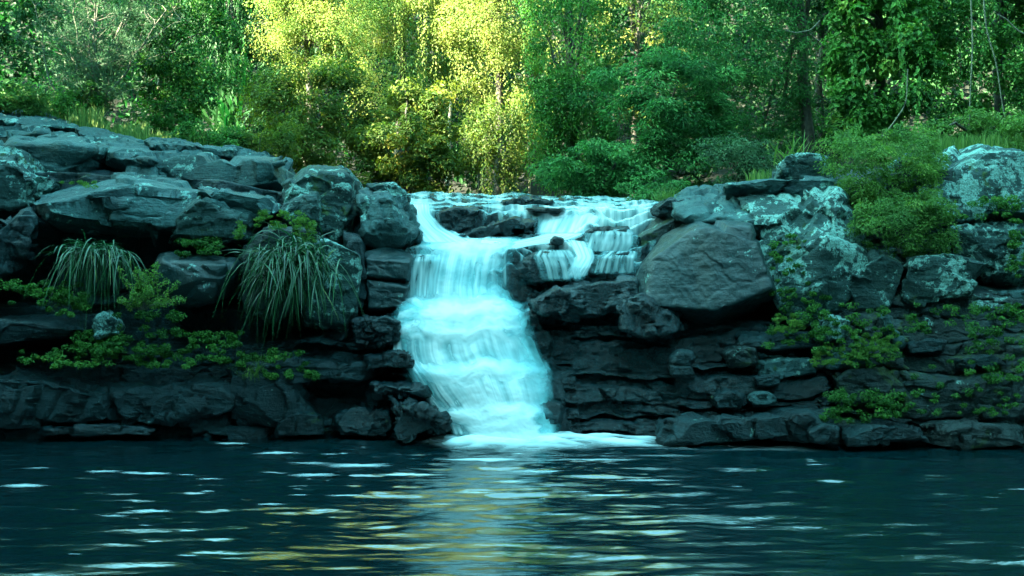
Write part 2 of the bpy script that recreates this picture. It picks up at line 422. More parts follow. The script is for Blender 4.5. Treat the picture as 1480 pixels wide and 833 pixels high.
R("boulder", "square grey block with a horizontal crack beside the upper waterfall", [(524, 366, .3), (560, 355, .5), (601, 372, .5), (594, 412, .4), (575, 408, .2), (526, 404, .2)], 15.95, 1.7, face=[(530, 372), (592, 376), (588, 404), (532, 398)], mat='smooth', chips=1, frac=.02, flakes=6)
R("boulder", "square dark block just below the cracked block beside the waterfall", [(526, 402, .3), (560, 403, .3), (594, 411, .4), (586, 438, .4), (580, 451, .3), (530, 451, .2)], 15.92, 1.6, face=[(532, 406), (588, 414), (580, 444), (536, 446)], mat='smooth', chips=1, frac=.02, flakes=6)
R("boulder", "lichened block with a pale curved rim right of the larger long-bladed clump", [(432, 350, .4), (470, 338, .5), (496, 345, .5), (528, 372, .5), (530, 440, .4), (500, 480, .3), (440, 470, .3)], 15.6, 1.6, mat='lichen')
R("boulder", "narrow dark block wedged between clump and cracked blocks", [(492, 330, .5), (520, 340, .5), (532, 400, .4), (528, 455, .3), (500, 450, .3)], 15.9, 1.4, mat='ledge')
# ---- left bank, low ledges
R("rock_slab", "flat ledge with a pale wet top below the smaller long-bladed clump", [(-80, 457, .9), (118, 459, .9), (134, 466, .6), (128, 482, .2), (60, 492, .1), (-80, 500, .1)], 15.0, 1.7, face=[(-70, 468), (110, 466), (60, 480)], mat='ledge', chips=2)
R("boulder", "small lichened stone at the end of the flat pale ledge", [(132, 462, .3), (150, 450, .3), (168, 462, .3), (166, 486, .2), (138, 490, .2)], 14.9, .7, mat='heavy', sub=5)
R("boulder", "broad low hump of dark bedrock at the lower left edge", [(-90, 528, 1), (-10, 524, 1), (90, 535, .9), (160, 552, .7), (176, 575, .4), (168, 608, .2), (60, 618, .1), (-90, 622, .1)], 14.75, 2, face=[(-60, 545), (60, 548), (140, 568), (100, 600), (-50, 590)], mat='ledge', chips=6, sub=7, frac=.07, rough=.06)
R("boulder", "dark hump of bedrock right of the broad low hump", [(150, 556, .8), (210, 546, .9), (262, 552, .8), (300, 566, .5), (312, 600, .2), (260, 622, .1), (170, 622, .1)], 14.8, 1.7, mat='ledge', chips=6, frac=.07, rough=.06)
R("boulder", "angular dark rock with bluish face at the waterline below the plants", [(232, 560, .7), (300, 545, .8), (352, 556, .7), (338, 596, .3), (300, 606, .1), (250, 606, .1)], 14.85, 1.5, mat='ledge', chips=7, frac=.06)
R("boulder", "low sloping rock at the waterline below the larger long-bladed clump", [(318, 548, .8), (370, 520, .9), (430, 540, .8), (462, 590, .4), (450, 626, .1), (340, 626, .1)], 14.9, 1.6, mat='ledge', chips=6, frac=.06)
R("boulder", "small pyramid-shaped dark rock at the waterline left of the waterfall", [(400, 610, .3), (430, 592, .5), (462, 602, .4), (470, 630, .1), (396, 632, .1)], 14.85, .9, mat='ledge', sub=5)
R("rock_slab", "thin flat slab barely above the water at the lower left", [(52, 618, .5), (120, 616, .6), (190, 613, .6), (232, 620, .4), (225, 630, .1), (60, 630, .1)], 14.7, .9, mat='wet', sub=5, chips=2)
R("rock_slab", "long damp slab stepping down from the long-bladed clump to the falls", [(330, 520, 1.2), (400, 512, 1.3), (480, 518, 1.2), (545, 528, .9), (540, 548, .3), (400, 556, .2), (330, 545, .3)], 15.0, 2, mat='ledge', strata=.03)
R("rock_slab", "jutting square-ended slab at the left edge of the lower falls", [(535, 550, .8), (590, 547, .9), (622, 555, .6), (624, 572, .3), (600, 580, .1), (540, 578, .1)], 14.6, 1.4, frac=.09, flakes=80, face=[(540, 556), (612, 560), (612, 573), (545, 572)], mat='wet', chips=1)
R("boulder", "rugged wet black rock at the foot of the falls on the left", [(556, 590, .6), (600, 578, .7), (636, 598, .5), (658, 612, .4), (656, 636, .1), (560, 638, .1)], 14.35, 1.2, mat='wet', chips=12, frac=.16, rough=.12, flakes=120)
R("rock_slab", "wet dark slab edge poking into the falls under the two square blocks", [(505, 462, .6), (556, 456, .8), (584, 464, .5), (580, 492, .2), (548, 502, .1), (508, 500, .1)], 15.15, 1.2, mat='wet', chips=4, frac=.11, flakes=80)
R("rock_slab", "thin wet shelf beside the falls, above the jutting square-ended slab", [(520, 512, .6), (570, 506, .8), (600, 514, .5), (598, 532, .2), (530, 536, .1)], 14.85, 1.2, mat='wet', chips=4, frac=.11, flakes=80)
R("boulder", "wet black rock at the waterline, left of the rugged falls-foot rock", [(480, 596, .6), (520, 584, .7), (566, 592, .6), (572, 634, .1), (484, 636, .1)], 14.85, 1.2, mat='wet', chips=9, frac=.1, rough=.07)

# ---- right bank
R("boulder", "huge smooth dark slate-grey block right of the falls", [(914, 402, 1.1), (958, 342, 1.8), (1004, 316, 2.0), (1050, 312, 1.9), (1088, 322, 1.6), (1124, 426, .8), (1032, 480, 1.3), (912, 456, 1.0)], 15.05, 3.2, face=[(942, 376, .6), (1006, 330, .5), (1084, 328, .3), (1117, 416, .0), (1034, 450, .12), (932, 438, .35)], mat='smooth', sub=7, chips=0, k=120, frac=.008, rough=.02, strata=.0, flakes=4, seed=4)
R("rock_slab", "flat grey slab capping the right bank above the smooth block", [(952, 294, 1.4), (988, 264, 2.4), (1064, 261, 2.6), (1120, 268, 2.2), (1104, 340, .3), (990, 322, .3)], 16.1, 3.2, face=[(968, 304, .5), (1006, 300, .3), (1090, 304, .2), (1096, 330, .1)], mat='dry', strata=.03)
R("rock_slab", "small dark ledge at the river lip right of the grass tuft", [(944, 300, .8), (968, 284, 1.2), (1016, 288, 1), (1008, 308, .3), (956, 311, .2)], 17.2, 1.6, mat='ledge', strata=.02)
R("rock_slab", "layered top slab behind the small block on the right bank", [(1040, 268, 1.6), (1110, 258, 2), (1210, 258, 2), (1236, 274, 1), (1200, 288, .3), (1060, 290, .3)], 16.6, 2.4, mat='dry', strata=.03)
R("boulder", "tall cliff block blotched with lichen and moss in the right bank", [(1056, 282, 1.8), (1204, 260, 1.9), (1238, 276, 1.5), (1272, 400, .6), (1216, 456, .5), (1152, 484, .5), (1096, 400, .9)], 15.4, 3.0, face=[(1080, 296, .9), (1200, 274, .9), (1232, 290, .7), (1262, 396, .1), (1206, 446, 0), (1146, 466, .05), (1104, 400, .4), (1190, 350, 0)], mat='heavy', sub=7, chips=3, frac=.07, rough=.06, flakes=40)
R("boulder", "upright block resting on the right bank beside a yellow fern", [(1122, 260, .3), (1130, 232, .5), (1152, 221, .6), (1200, 220, .6), (1212, 240, .4), (1208, 264, .3)], 17.6, 1.3, mat='heavy', sub=6, chips=4)
R("boulder", "rough triangular lichened block under the big light green bush", [(1222, 420, .4), (1262, 360, .6), (1312, 366, .6), (1310, 412, .4), (1286, 452, .3), (1240, 452, .3)], 15.3, 1.6, mat='lichen')
R("boulder", "sharp pointed block right of the triangular block, dark below", [(1308, 376, .5), (1380, 366, .7), (1434, 378, .5), (1416, 402, .3), (1394, 428, .2), (1335, 452, .2), (1298, 440, .3)], 15.2, 1.7, mat='lichen', chips=4)
R("boulder", "big pale lichened cliff block at the upper right edge", [(1336, 232, 1.2), (1370, 213, 1.6), (1470, 212, 1.8), (1560, 224, 1.6), (1570, 320, .6), (1480, 328, .4), (1420, 300, .4), (1350, 326, .4), (1332, 292, .6)], 16.2, 2.6, face=[(1340, 240, .5), (1440, 220, .6), (1550, 232, .6), (1550, 315), (1450, 306), (1350, 316)], mat='heavy', sub=7)
R("boulder", "small dark block on top of the right bank beside the light green bush", [(1296, 236, .4), (1320, 218, .6), (1346, 222, .5), (1350, 246, .3), (1310, 250, .2)], 16.9, 1, mat='lichen', sub=5)
R("boulder", "white-blotched block below the cliff hollow at the right edge", [(1372, 326, .4), (1430, 320, .6), (1560, 326, .6), (1570, 420, .3), (1446, 418, .2), (1384, 378, .3)], 15.8, 1.8, face=[(1390, 335), (1440, 332), (1540, 340), (1530, 405), (1450, 400)], mat='heavy', sub=7)
R("rock_slab", "pale slab jutting at the right edge below the white-blotched block", [(1440, 424, .4), (1490, 418, .5), (1570, 422, .5), (1570, 450, .2), (1450, 446, .1)], 15.4, 1.2, mat='dry', chips=3)
R("rock_slab", "long wet dark slab tilted under the upper cascade", [(764, 436, .5), (790, 418, .8), (850, 402, 1.2), (925, 390, 1.2), (940, 408, .8), (925, 452, .2), (860, 464, .1), (780, 462, .1)], 15.6, 2.2, face=[(775, 438), (850, 414, .1), (920, 406, .2), (910, 446), (800, 456)], mat='wet', chips=8, frac=.09, rough=.05)
R("boulder", "dark wet angular rock wedged under the left end of the huge smooth block", [(890, 440, .5), (930, 428, .8), (985, 452, .8), (1004, 478, .3), (950, 488, .1), (896, 478, .1)], 15.2, 1.4, mat='wet', chips=8, frac=.1, flakes=80)
R("boulder", "wet black wedge of rock beside the main falls at mid height", [(766, 438, .3), (800, 412, .5), (828, 424, .4), (824, 452, .1), (775, 458, .1)], 15.35, .9, mat='wet', chips=7, frac=.1, sub=5)
R("rock_slab", "flat slab over a dark slot below the huge smooth block", [(1062, 484, .5), (1120, 476, .7), (1190, 482, .6), (1196, 502, .2), (1130, 505, .1), (1066, 502, .1)], 15.05, 1.3, mat='ledge', chips=2)
R("boulder", "mossy pale-topped stone at the left end of the dark slot", [(1046, 512, .3), (1064, 500, .4), (1094, 504, .4), (1096, 526, .2), (1060, 534, .1)], 14.9, .8, mat='mossy', sub=5)
R("boulder", "rounded dark stone in a niche of the layered ledge", [(968, 520, .2), (982, 503, .3), (1003, 508, .3), (1006, 526, .2), (988, 534, .1), (970, 532, .1)], 14.85, .6, mat='ledge', sub=5, k=12)
R("boulder", "small squared stone under the rounded stone in the niche", [(968, 528, .2), (1000, 528, .2), (1004, 542, .1), (972, 544, .1)], 14.75, .5, mat='ledge', sub=5)
R("boulder", "flat brownish rock with a long crack below the dark slot", [(1094, 522, .4), (1130, 515, .5), (1178, 520, .5), (1184, 540, .2), (1120, 550, .1), (1092, 545, .1)], 14.9, 1, mat='dry', sub=6, chips=4)
R("boulder", "wedge of grey stone under the flat brownish rock", [(1090, 545, .3), (1128, 537, .3), (1130, 556, .1), (1096, 560, .1)], 14.8, .7, mat='ledge', sub=5)
R("boulder", "egg-shaped grey stone resting above the long waterline slab", [(1082, 580, .2), (1094, 566, .3), (1116, 565, .3), (1126, 578, .2), (1112, 590, .1), (1090, 590, .1)], 14.55, .6, mat='dry', sub=5, k=12)
R("boulder", "angular slab-like stone left of the egg-shaped stone", [(1030, 578, .3), (1050, 560, .4), (1078, 572, .3), (1070, 592, .1), (1036, 592, .1)], 14.65, .8, mat='ledge', sub=5)
R("rock_slab", "long pale-ridged slab sloping into the water at the right of the pool", [(940, 614, .5), (1000, 602, .8), (1080, 594, .9), (1165, 584, .9), (1204, 600, .6), (1211, 622, .3), (1180, 640, .1), (1060, 646, .0), (950, 645, .0)], 14.1, 1.7, face=[(960, 616), (1080, 604), (1170, 598), (1190, 622), (1080, 634)], mat='ledge', chips=6, sub=7, frac=.05)
R("boulder", "small facetted stone at the right tip of the long waterline slab", [(1168, 628, .2), (1192, 612, .3), (1214, 614, .3), (1212, 634, .1), (1176, 646, .05)], 13.95, .7, mat='ledge', sub=5)
R("boulder", "round-edged lichened stone set in the mossy bank under the tall block", [(1178, 470, .3), (1200, 455, .4), (1232, 462, .3), (1228, 492, .1), (1190, 496, .1)], 14.95, .9, mat='heavy', sub=5)
R("rock_slab", "pale tilted slab with a white streak in the mossy bank", [(1190, 512, .4), (1220, 508, .5), (1258, 524, .3), (1250, 536, .1), (1196, 532, .1)], 14.75, 1, mat='dry', sub=5)
R("boulder", "thin upright pale slab leaning in the mossy bank", [(1270, 455, .3), (1280, 453, .3), (1312, 500, .2), (1304, 506, .1), (1285, 490, .1)], 14.9, .5, mat='dry', sub=5, chips=2)
R("boulder", "dark overhung block above the ferny hollow at the lower right", [(1200, 540, .5), (1280, 528, .7), (1320, 548, .5), (1312, 580, .2), (1220, 590, .1)], 14.6, 1.3, mat='mossy')
R("boulder", "low dark rock at the waterline right of the long slab", [(1218, 628, .3), (1262, 612, .5), (1330, 618, .4), (1350, 640, .1), (1225, 646, .05)], 14.0, 1, mat='ledge', sub=6)
R("boulder", "low blocky rock at the waterline near the right edge", [(1340, 620, .3), (1400, 608, .5), (1480, 616, .4), (1490, 648, .05), (1345, 648, .05)], 14.0, 1.1, mat='mossy', sub=6, chips=8)
R("rock_slab", "narrow dark ledge in the shaded bank at the lower right", [(1310, 500, .3), (1345, 490, .4), (1368, 494, .3), (1362, 508, .1), (1316, 512, .1)], 14.8, .8, mat='ledge', sub=5)
R("rock_slab", "green-topped ledge near the right edge low in the shaded bank", [(1412, 586, .4), (1462, 578, .5), (1500, 584, .4), (1496, 602, .1), (1420, 606, .1)], 14.4, .9, mat='mossy', sub=5)
R("boulder", "dark boulder low at the right edge, green with moss on one side", [(1446, 548, .4), (1500, 530, .5), (1560, 545, .4), (1560, 590, .1), (1450, 585, .1)], 14.5, 1.1, mat='mossy', sub=6)
R("rock_slab", "shaded slab halfway up the dark right bank", [(1380, 520, .4), (1440, 512, .4), (1452, 528, .2), (1390, 538, .1)], 14.6, .8, mat='ledge', sub=5)

# ------------------------------------------------------------------ bedrock: layered ledges
def ledge(name, px0, px1, top, dfront, setback, layers, mat, seed, topback=2.5, dx=.022, amp=.28, dip=0.0):
    """layered rock face: stacked beds that step back as they rise, cracked into blocks"""
    rng = np.random.default_rng(seed)
    xs_px = np.linspace(px0, px1, 60)
    tp = np.interp(xs_px, [t[0] for t in top], [t[1] for t in top])
    df = np.interp(xs_px, [t[0] for t in dfront], [t[1] for t in dfront])
    xw = (xs_px - 740) / F_PX * df
    ztop_ = H_CAM - (tp - HORIZON) / F_PX * (df + setback * .8)
    nx = int((xw[-1] - xw[0]) / dx); X = np.linspace(xw[0], xw[-1], nx)
    zt = np.interp(X, xw, ztop_); D = np.interp(X, xw, df)
    nz = 220; nb = 40
    v = np.linspace(0, 1, nz)
    Z = -.5 + (zt[None] + .5) * v[:, None]
    XX = np.broadcast_to(X[None], Z.shape)
    off = rng.uniform(0, 90, 3)
    pz = np.stack([XX, np.zeros_like(XX), Z], -1).reshape(-1, 3)
    wob = (fbm(pz * np.array([.8, 1, 1.6]) + off, 4) * .13).reshape(Z.shape)
    jx = np.concatenate([[0], np.cumsum(rng.uniform(.5, 1.7, 60))]) + X[0] - .5; js = rng.normal(0, .10, 61)
    wob = wob + js[np.clip(np.searchsorted(jx, XX + .25 * wob + .1 * Z) - 1, 0, 60)]
    zz = Z + wob + dip * XX
    lo, hi = -.9, zt.max() + .6
    th_ = rng.gamma(1.6, 1, layers) + .25; zb = lo + (hi - lo) * np.concatenate([[0], np.cumsum(th_)]) / th_.sum()
    li = np.clip(np.searchsorted(zb, zz) - 1, 0, layers - 1)
    t = (zz - zb[li]) / (zb[li + 1] - zb[li])
    prot = np.zeros_like(Z)
    for l in range(layers):
        w = rng.uniform(.25, 2.2, 60); xb = X[0] - .3 + np.concatenate([[0], np.cumsum(w)])
        pr = rng.uniform(-.35, 1, 61) ** 1 * amp
        tl = rng.normal(0, .25, 61) * amp
        xl = XX + .10 * wob / .13 + .12 * (t - .5) * rng.choice([-1, 1])
        ci = np.clip(np.searchsorted(xb, xl) - 1, 0, 59)
        tc = (xl - xb[ci]) / (xb[ci + 1] - xb[ci])
        edge = 1 - np.abs(2 * tc - 1) ** 22
        rim = 1 - np.abs(2 * np.clip(t, 0, 1) - 1) ** 16
        pl = (pr[ci] + tl[ci] * (tc - .5)) * (.6 + .4 * edge) * (.4 + .6 * rim) + .05 * rim * edge + .06 * (1 - t)
        prot = np.where(li == l, pl, prot)
    step = np.clip((zb[li] - lo) / (hi - lo), 0, 1)
    cont = np.clip((zz - lo) / (hi - lo), 0, 1)
    Y = D[None] + setback * (.9 * step + .1 * cont) - prot
    pw = np.stack([XX, Y, Z], -1).reshape(-1, 3)
    # fracture facets
    fx = np.stack([XX.ravel() * 1.8 + .3 * fbm(pw * 2 + off, 2), Z.ravel() * 4.2 + .3 * fbm(pw * 2 + off + 20, 2)], 1); ci = np.floor(fx).astype(int); best = np.full(len(fx), 9e9); val = np.zeros(len(fx))
    for ax in (-1, 0, 1):
        for az in (-1, 0, 1):
            cc = ci + [ax, az]; hsh = np.sin(cc[:, 0] * 127.1 + cc[:, 1] * 311.7 + seed) * 43758.5453; r1 = hsh % 1; r2 = (hsh * 7.31) % 1; r3 = (hsh * 3.77) % 1; r4 = (hsh * 5.19) % 1
            dv = fx - cc - np.stack([r1, r2], 1); dq = (dv ** 2).sum(1); b_ = dq < best; best = np.where(b_, dq, best); val = np.where(b_, (r3 - .5) * .10 + dv[:, 0] * (r4 - .5) * .16 + dv[:, 1] * (r2 - .35) * .12, val)
    Y -= val.reshape(Z.shape)
    Y -= (.06 * fbm(pw * 2.1 + off, 4) + .03 * ridged(pw * 7 + off, 4)).reshape(Z.shape)
    Zf = Z + (.02 * fbm(pw * 5 + off, 3)).reshape(Z.shape)
    A = np.stack([XX, Y, Zf], -1)
    # top surface running back
    s = np.linspace(0, 1, nb)[1:]
    Bx = np.broadcast_to(X[None], (nb - 1, nx)); By = Y[-1][None] + s[:, None] * topback
    Bz = Zf[-1][None] + .10 * s[:, None] * topback
    pb = np.stack([Bx, By, Bz], -1).reshape(-1, 3)
    Bz = Bz + sstep(0, .15, s)[:, None] * (.10 * fbm(pb * np.array([1.2, 1.8, 1]) + off, 5)).reshape(Bx.shape)
    G = np.concatenate([A, np.stack([Bx, By, Bz], -1)], 0)
    me = mesh(name, G.reshape(-1, 3), grid_faces(G.shape[0], nx), M[mat])
    return tag(link(name, me), kind="structure")

ledge("bedrock_ledge", -260, 668, [(-260, 505), (150, 505), (300, 500), (440, 486), (500, 462), (560, 452), (575, 490), (600, 520), (625, 575), (650, 612), (668, 640)],
      [(-260, 15.0), (300, 15.05), (560, 15.1), (668, 15.0)], 1.5, 17, 'ledge', 3, dip=-.01)
ledge("bedrock_ledge", 752, 1240, [(752, 470), (768, 436), (830, 440), (900, 440), (1000, 455), (1100, 463), (1240, 470)],
      [(752, 15.1), (900, 14.95), (1100, 14.6), (1240, 14.5)], 1.6, 27, 'wet', 8, dip=.012, amp=.22)
ledge("bedrock_ledge", 1195, 1760, [(1195, 470), (1260, 440), (1320, 430), (1480, 425), (1760, 420)],
      [(1195, 14.5), (1480, 14.3), (1760, 14.3)], 1.5, 15, 'mossy', 21, dip=.02, amp=.34)
# back walls behind the big blocks, so that no gap opens between them
ledge("bedrock_ledge", -260, 590, [(-260, 250), (60, 250), (300, 262), (420, 285), (520, 300), (590, 330)],
      [(-260, 16.4), (300, 16.5), (590, 16.9)], .9, 12, 'ledge', 31, topback=6)
ledge("bedrock_ledge", 930, 1760, [(930, 345), (1000, 310), (1200, 285), (1320, 250), (1480, 245), (1760, 240)],
      [(930, 16.8), (1200, 16.1), (1480, 16.2), (1760, 16.2)], .8, 10, 'mossy', 41, topback=6)

# ------------------------------------------------------------------ river: bed, cascade, falls, pool
def rows_grid(rows, nu, nv, px0, px1):
    """rows: (depth, [(px, py), ...]) from upstream to downstream -> grid of points"""
    s = np.linspace(px0, px1, nu)
    py = np.array([np.interp(s, [a for a, b in r[1]], [b for a, b in r[1]]) for r in rows])
    dd = np.array([np.full(nu, r[0]) for r in rows])
    t0 = np.linspace(0, 1, len(rows)); t = np.linspace(0, 1, nv)
    PY = np.stack([np.interp(t, t0, py[:, j]) for j in range(nu)], 1)
    DD = np.stack([np.interp(t, t0, dd[:, j]) for j in range(nu)], 1)
    k = np.hanning(15); k /= k.sum()
    for A in (PY, DD):
        pad = np.pad(A, ((7, 7), (0, 0)), mode='edge')
        A[:] = sum(k[i] * pad[i:i + nv] for i in range(15))
    SX = np.broadcast_to(s[None], PY.shape)
    return np.stack([(SX - 740) / F_PX * DD, DD, H_CAM - (PY - HORIZON) / F_PX * DD], -1), SX, PY

UP = [(24.0, [(540, 278), (1010, 285)]), (21.5, [(540, 285), (1010, 290)]), (20.0, [(540, 293), (1010, 295)]),
      (19.1, [(540, 304), (760, 303), (1010, 302)]), (18.7, [(540, 328), (700, 328), (790, 336), (860, 332), (930, 322), (1010, 312)]),
      (17.8, [(540, 343), (720, 346), (790, 350), (860, 350), (920, 345), (1010, 330)]),
      (17.1, [(540, 352), (745, 357), (772, 378), (860, 374), (915, 366), (1010, 350)]),
      (16.6, [(540, 375), (742, 385), (780, 414), (860, 402), (915, 396), (1010, 380)]),
      (16.4, [(540, 420), (742, 430), (780, 440), (1010, 420)])]
nvu = 420
sxl = np.linspace(545, 1005, 340); tt = np.linspace(0, 1, nvu)
TT, SX = np.meshgrid(tt, sxl, indexing='ij')
wob = .9 * fbm(np.stack([SX.ravel() * .012, TT.ravel() * 1.5, np.zeros(SX.size)], 1), 3).reshape(SX.shape) + .25 * fbm(np.stack([SX.ravel() * .05, TT.ravel() * 3, np.ones(SX.size)], 1), 3).reshape(SX.shape)
nst = 10; ph = TT * nst + wob; fl_ = np.floor(ph); fr = ph - fl_
hp = np.clip((fl_ + sstep(.5, .92, fr) - wob) / nst, 0, 1); dp = np.clip((fl_ + sstep(-.05, .62, fr) - wob) / nst, 0, 1)
G0, SX0, PY0 = rows_grid(UP, 340, 400, 545, 1005)
D0 = G0[..., 1]; ti = np.linspace(0, 1, 400)
PY = np.stack([np.interp(hp[:, j], ti, PY0[:, j]) for j in range(340)], 1); DD = np.stack([np.interp(dp[:, j], ti, D0[:, j]) for j in range(340)], 1)
G = np.stack([(SX - 740) / F_PX * DD, DD, H_CAM - (PY - HORIZON) / F_PX * DD], -1)
pts = G.reshape(-1, 3)
bumpy = (.13 * fbm(pts * np.array([1.3, .9, .6]), 5) + .06 * ridged(pts * np.array([2.4, 1.4, 1.2]), 4)).reshape(SX.shape)
B = G.copy(); B[..., 2] += bumpy - .10; B[..., 1] += .08
tag(link("river_bed", mesh("river_bed", B.reshape(-1, 3), grid_faces(nvu, 340), M['wet'])), kind="structure")

# the thin sheet of water on the cascade: it fills the hollows and breaks into threads where the bed rises
W = G.copy(); W[..., 2] += .6 * bumpy - .045
sx, py = SX.ravel(), PY.ravel()
thread = fbm(np.stack([sx * .06, TT.ravel() * 2, np.zeros_like(sx)], 1), 4).reshape(SX.shape)
riser = sstep(.45, .6, fr) * sstep(1.0, .9, fr)
cover = .50 - 2.2 * (bumpy - .02) + (.25 + .55 * riser) * thread + .25 * sstep(.9, 1, fr) + .2 * sstep(.25, 0, fr) - .18 * riser
def blob(cx, cy, rx, ry): return np.exp(-((SX - cx) / rx) ** 2 - ((PY - cy) / ry) ** 2)
cover += .9 * blob(606, 318, 12, 22) + .9 * blob(625, 342, 34, 8) + .7 * blob(690, 352, 80, 6) + .65 * blob(815, 322, 42, 16) + .8 * blob(770, 352, 55, 9) \
    + .35 * blob(870, 318, 60, 12) + .6 * blob(838, 365, 14, 26) + .45 * blob(860, 300, 90, 7) - .5 * blob(640, 318, 24, 16) - .6 * blob(725, 328, 44, 12) + .15 * blob(700, 296, 90, 10) \
    - .45 * blob(780, 388, 30, 20) - .35 * blob(885, 345, 26, 10) - .4 * blob(890, 385, 30, 12) + .2 * blob(940, 320, 40, 20)
cover *= sstep(1003, 955, SX) * sstep(570, 600, SX)
cover *= np.where(PY > 352, sstep(412, 396, PY + .12 * (SX - 780)), 1)
cover = np.clip(cover, 0, .97)
uvs = np.stack([G[..., 0], TT * 9], -1).reshape(-1, 2)
tag(link("cascade", mesh("cascade", W.reshape(-1, 3), grid_faces(nvu, 340), M['silk'], attrs={"cover": cover, "streak": np.full(cover.size, .8)}, uv=uvs)), kind="structure")

FALL = [(18.0, 336, 600, 760), (17.4, 346, 604, 756), (17.02, 352, 606, 750), (16.86, 358, 604, 747), (16.72, 385, 594, 742), (16.62, 412, 588, 738), (16.5, 432, 584, 742),
        (16.1, 440, 578, 762), (15.75, 452, 573, 766), (15.55, 480, 567, 770), (15.45, 510, 568, 782), (15.36, 524, 572, 790), (15.15, 534, 580, 794), (15.05, 560, 598, 797),
        (14.98, 585, 620, 800), (14.85, 600, 636, 803), (14.78, 625, 655, 808), (14.70, 640, 662, 815)]
def fall(nu, nv, widen=0.0, dd=0.0, bulge=.32):
    f = np.array(FALL); t0 = np.cumsum(np.concatenate([[0], np.hypot(np.diff(f[:, 0]) * 90, np.diff(f[:, 1]))])); t0 /= t0[-1]
    t = np.linspace(0, 1, nv); r = np.stack([np.interp(t, t0, f[:, i]) for i in range(4)], 1)
    k = np.hanning(13); k /= k.sum(); pad = np.pad(r, ((6, 6), (0, 0)), mode='edge')
    r = sum(k[i] * pad[i:i + nv] for i in range(13))
    u = np.linspace(0, 1, nu)
    ev = fbm(np.stack([t * 4, t * 0, t * 0 + 5], 1), 2); er = fbm(np.stack([t * 4, t * 0, t * 0 + 15], 1), 2)
    xl, xr = r[:, 2] - widen + 6 * ev, r[:, 3] + widen + 6 * er
    U = np.broadcast_to(u[None], (nv, nu)); V_ = np.broadcast_to(t[:, None], (nv, nu))
    SX = xl[:, None] + (xr - xl)[:, None] * U; PYo = np.broadcast_to(r[:, 1:2], SX.shape)
    wv = fbm(np.stack([SX.ravel() * .018, PYo.ravel() * .006, np.full(SX.size, 4.)], 1), 3).reshape(SX.shape) * 9 * sstep(362, 410, PYo) * sstep(636, 600, PYo)
    D = r[:, :1] + dd - bulge * (1 - (2 * U - 1) ** 2) * sstep(.1, .35, V_); PY = PYo
    return U, V_, SX, PY, np.stack([(SX - 740) / F_PX * D, D, H_CAM - (PY + wv - HORIZON) / F_PX * D], -1)

U, V_, SX, PY, G = fall(160, 260, 16, .45, .26)
p = G.reshape(-1, 3)
G[..., 1] -= (.20 * fbm(p * 1.6, 5) + .12 * ridged(p * np.array([2.0, 2.0, 5]), 4)).reshape(SX.shape)
tag(link("river_bed", mesh("falls_bed", G.reshape(-1, 3), grid_faces(260, 160), M['wet'])), kind="structure")

BASEC = [(336, .5), (345, .95), (364, .95), (395, .80), (425, .78), (438, 1.0), (480, 1.0), (497, .88), (518, .82), (534, 1.0), (556, .9), (582, .9), (600, 1.05), (640, 1.1)]
for layer, (mat, dd, seed) in enumerate((('silk_back', .05, 3.), ('silk', -.03, 40.), ('silk', -.10, 77.))):
    nu, nv = 200, 360
    U, V_, SX, PY, G = fall(nu, nv, (6, 2, -4)[layer], dd)
    # strands follow the flow, so noise is stretched along it; they fan toward the left as the falls narrow
    # threads only where the water drops; on the treads between it boils into soft billows
    mids = [330, 395, 458, 508, 536, 566, 610]; PYs = PY + 10 * fbm(np.stack([SX.ravel() * .03, np.zeros(SX.size), np.full(SX.size, 2.)], 1), 2).reshape(SX.shape)
    zone = np.argmin(np.abs(PYs[..., None] - np.array(mids)), -1)
    amp = .08 + .66 * (sstep(360, 376, PYs) * sstep(434, 420, PYs) + sstep(488, 498, PYs) * sstep(528, 518, PYs) + sstep(544, 554, PYs) * sstep(592, 578, PYs))
    amp = np.clip(amp + .8 * sstep(640, 610, SX) * sstep(490, 510, PYs) * sstep(640, 610, PYs), 0, 1)
    q = np.stack([U.ravel() * 15 + seed + 5.7 * zone.ravel(), V_.ravel() * .7, np.full(U.size, seed)], 1)
    strand = amp * fbm(q, 3).reshape(U.shape)
    puff = (1.25 - .8 * amp) * fbm(np.stack([SX.ravel() * .022, PY.ravel() * .045, np.full(U.size, seed)], 1), 4).reshape(U.shape)
    G[..., 1] -= .006 * strand + .02 * puff
    G[..., 2] += .01 * puff
    c = np.interp(PY, [a for a, b in BASEC], [b for a, b in BASEC]) * np.ones_like(U)
    rag = .15 * strand + .14 * puff
    edge = sstep(.0, .2, U + rag) * sstep(1, .8, U + rag)
    if layer == 0:
        c = .95 * sstep(.0, .13, U + .07 * strand + .04 * puff) * sstep(1, .86, U + .07 * strand + .04 * puff)
    else:
        thin = .85 * np.exp(-((SX - 608) / 30) ** 2 - ((PY - 385) / 26) ** 2) + .62 * np.exp(-((SX - 612) / 22) ** 2 - ((PY - 555) / 38) ** 2) + .45 * np.exp(-((SX - 700) / 40) ** 2 - ((PY - 400) / 20) ** 2) \
            + .4 * np.exp(-((SX - 775) / 22) ** 2 - ((PY - 525) / 30) ** 2) + .5 * np.exp(-((SX - 790) / 18) ** 2 - ((PY - 590) / 20) ** 2) + .3 * np.exp(-((SX - 720) / 40) ** 2 - ((PY - 515) / 12) ** 2)
        c = np.clip(c - 1.1 * thin + .70 * strand + .30 * puff + (.0, .08, -.08)[layer] + .35 * np.exp(-((SX - 700) / 55) ** 2 - ((PY - 600) / 45) ** 2), 0, 1) * edge
    c = c * sstep(336, 346, PY)
    uvs = np.stack([U * 2.1 + 3.3 * zone, V_ * 5], -1).reshape(-1, 2)
    tag(link("waterfall", mesh("waterfall", G.reshape(-1, 3), grid_faces(nv, nu), M[mat], attrs={"cover": c, "streak": amp}, uv=uvs)), kind="structure")

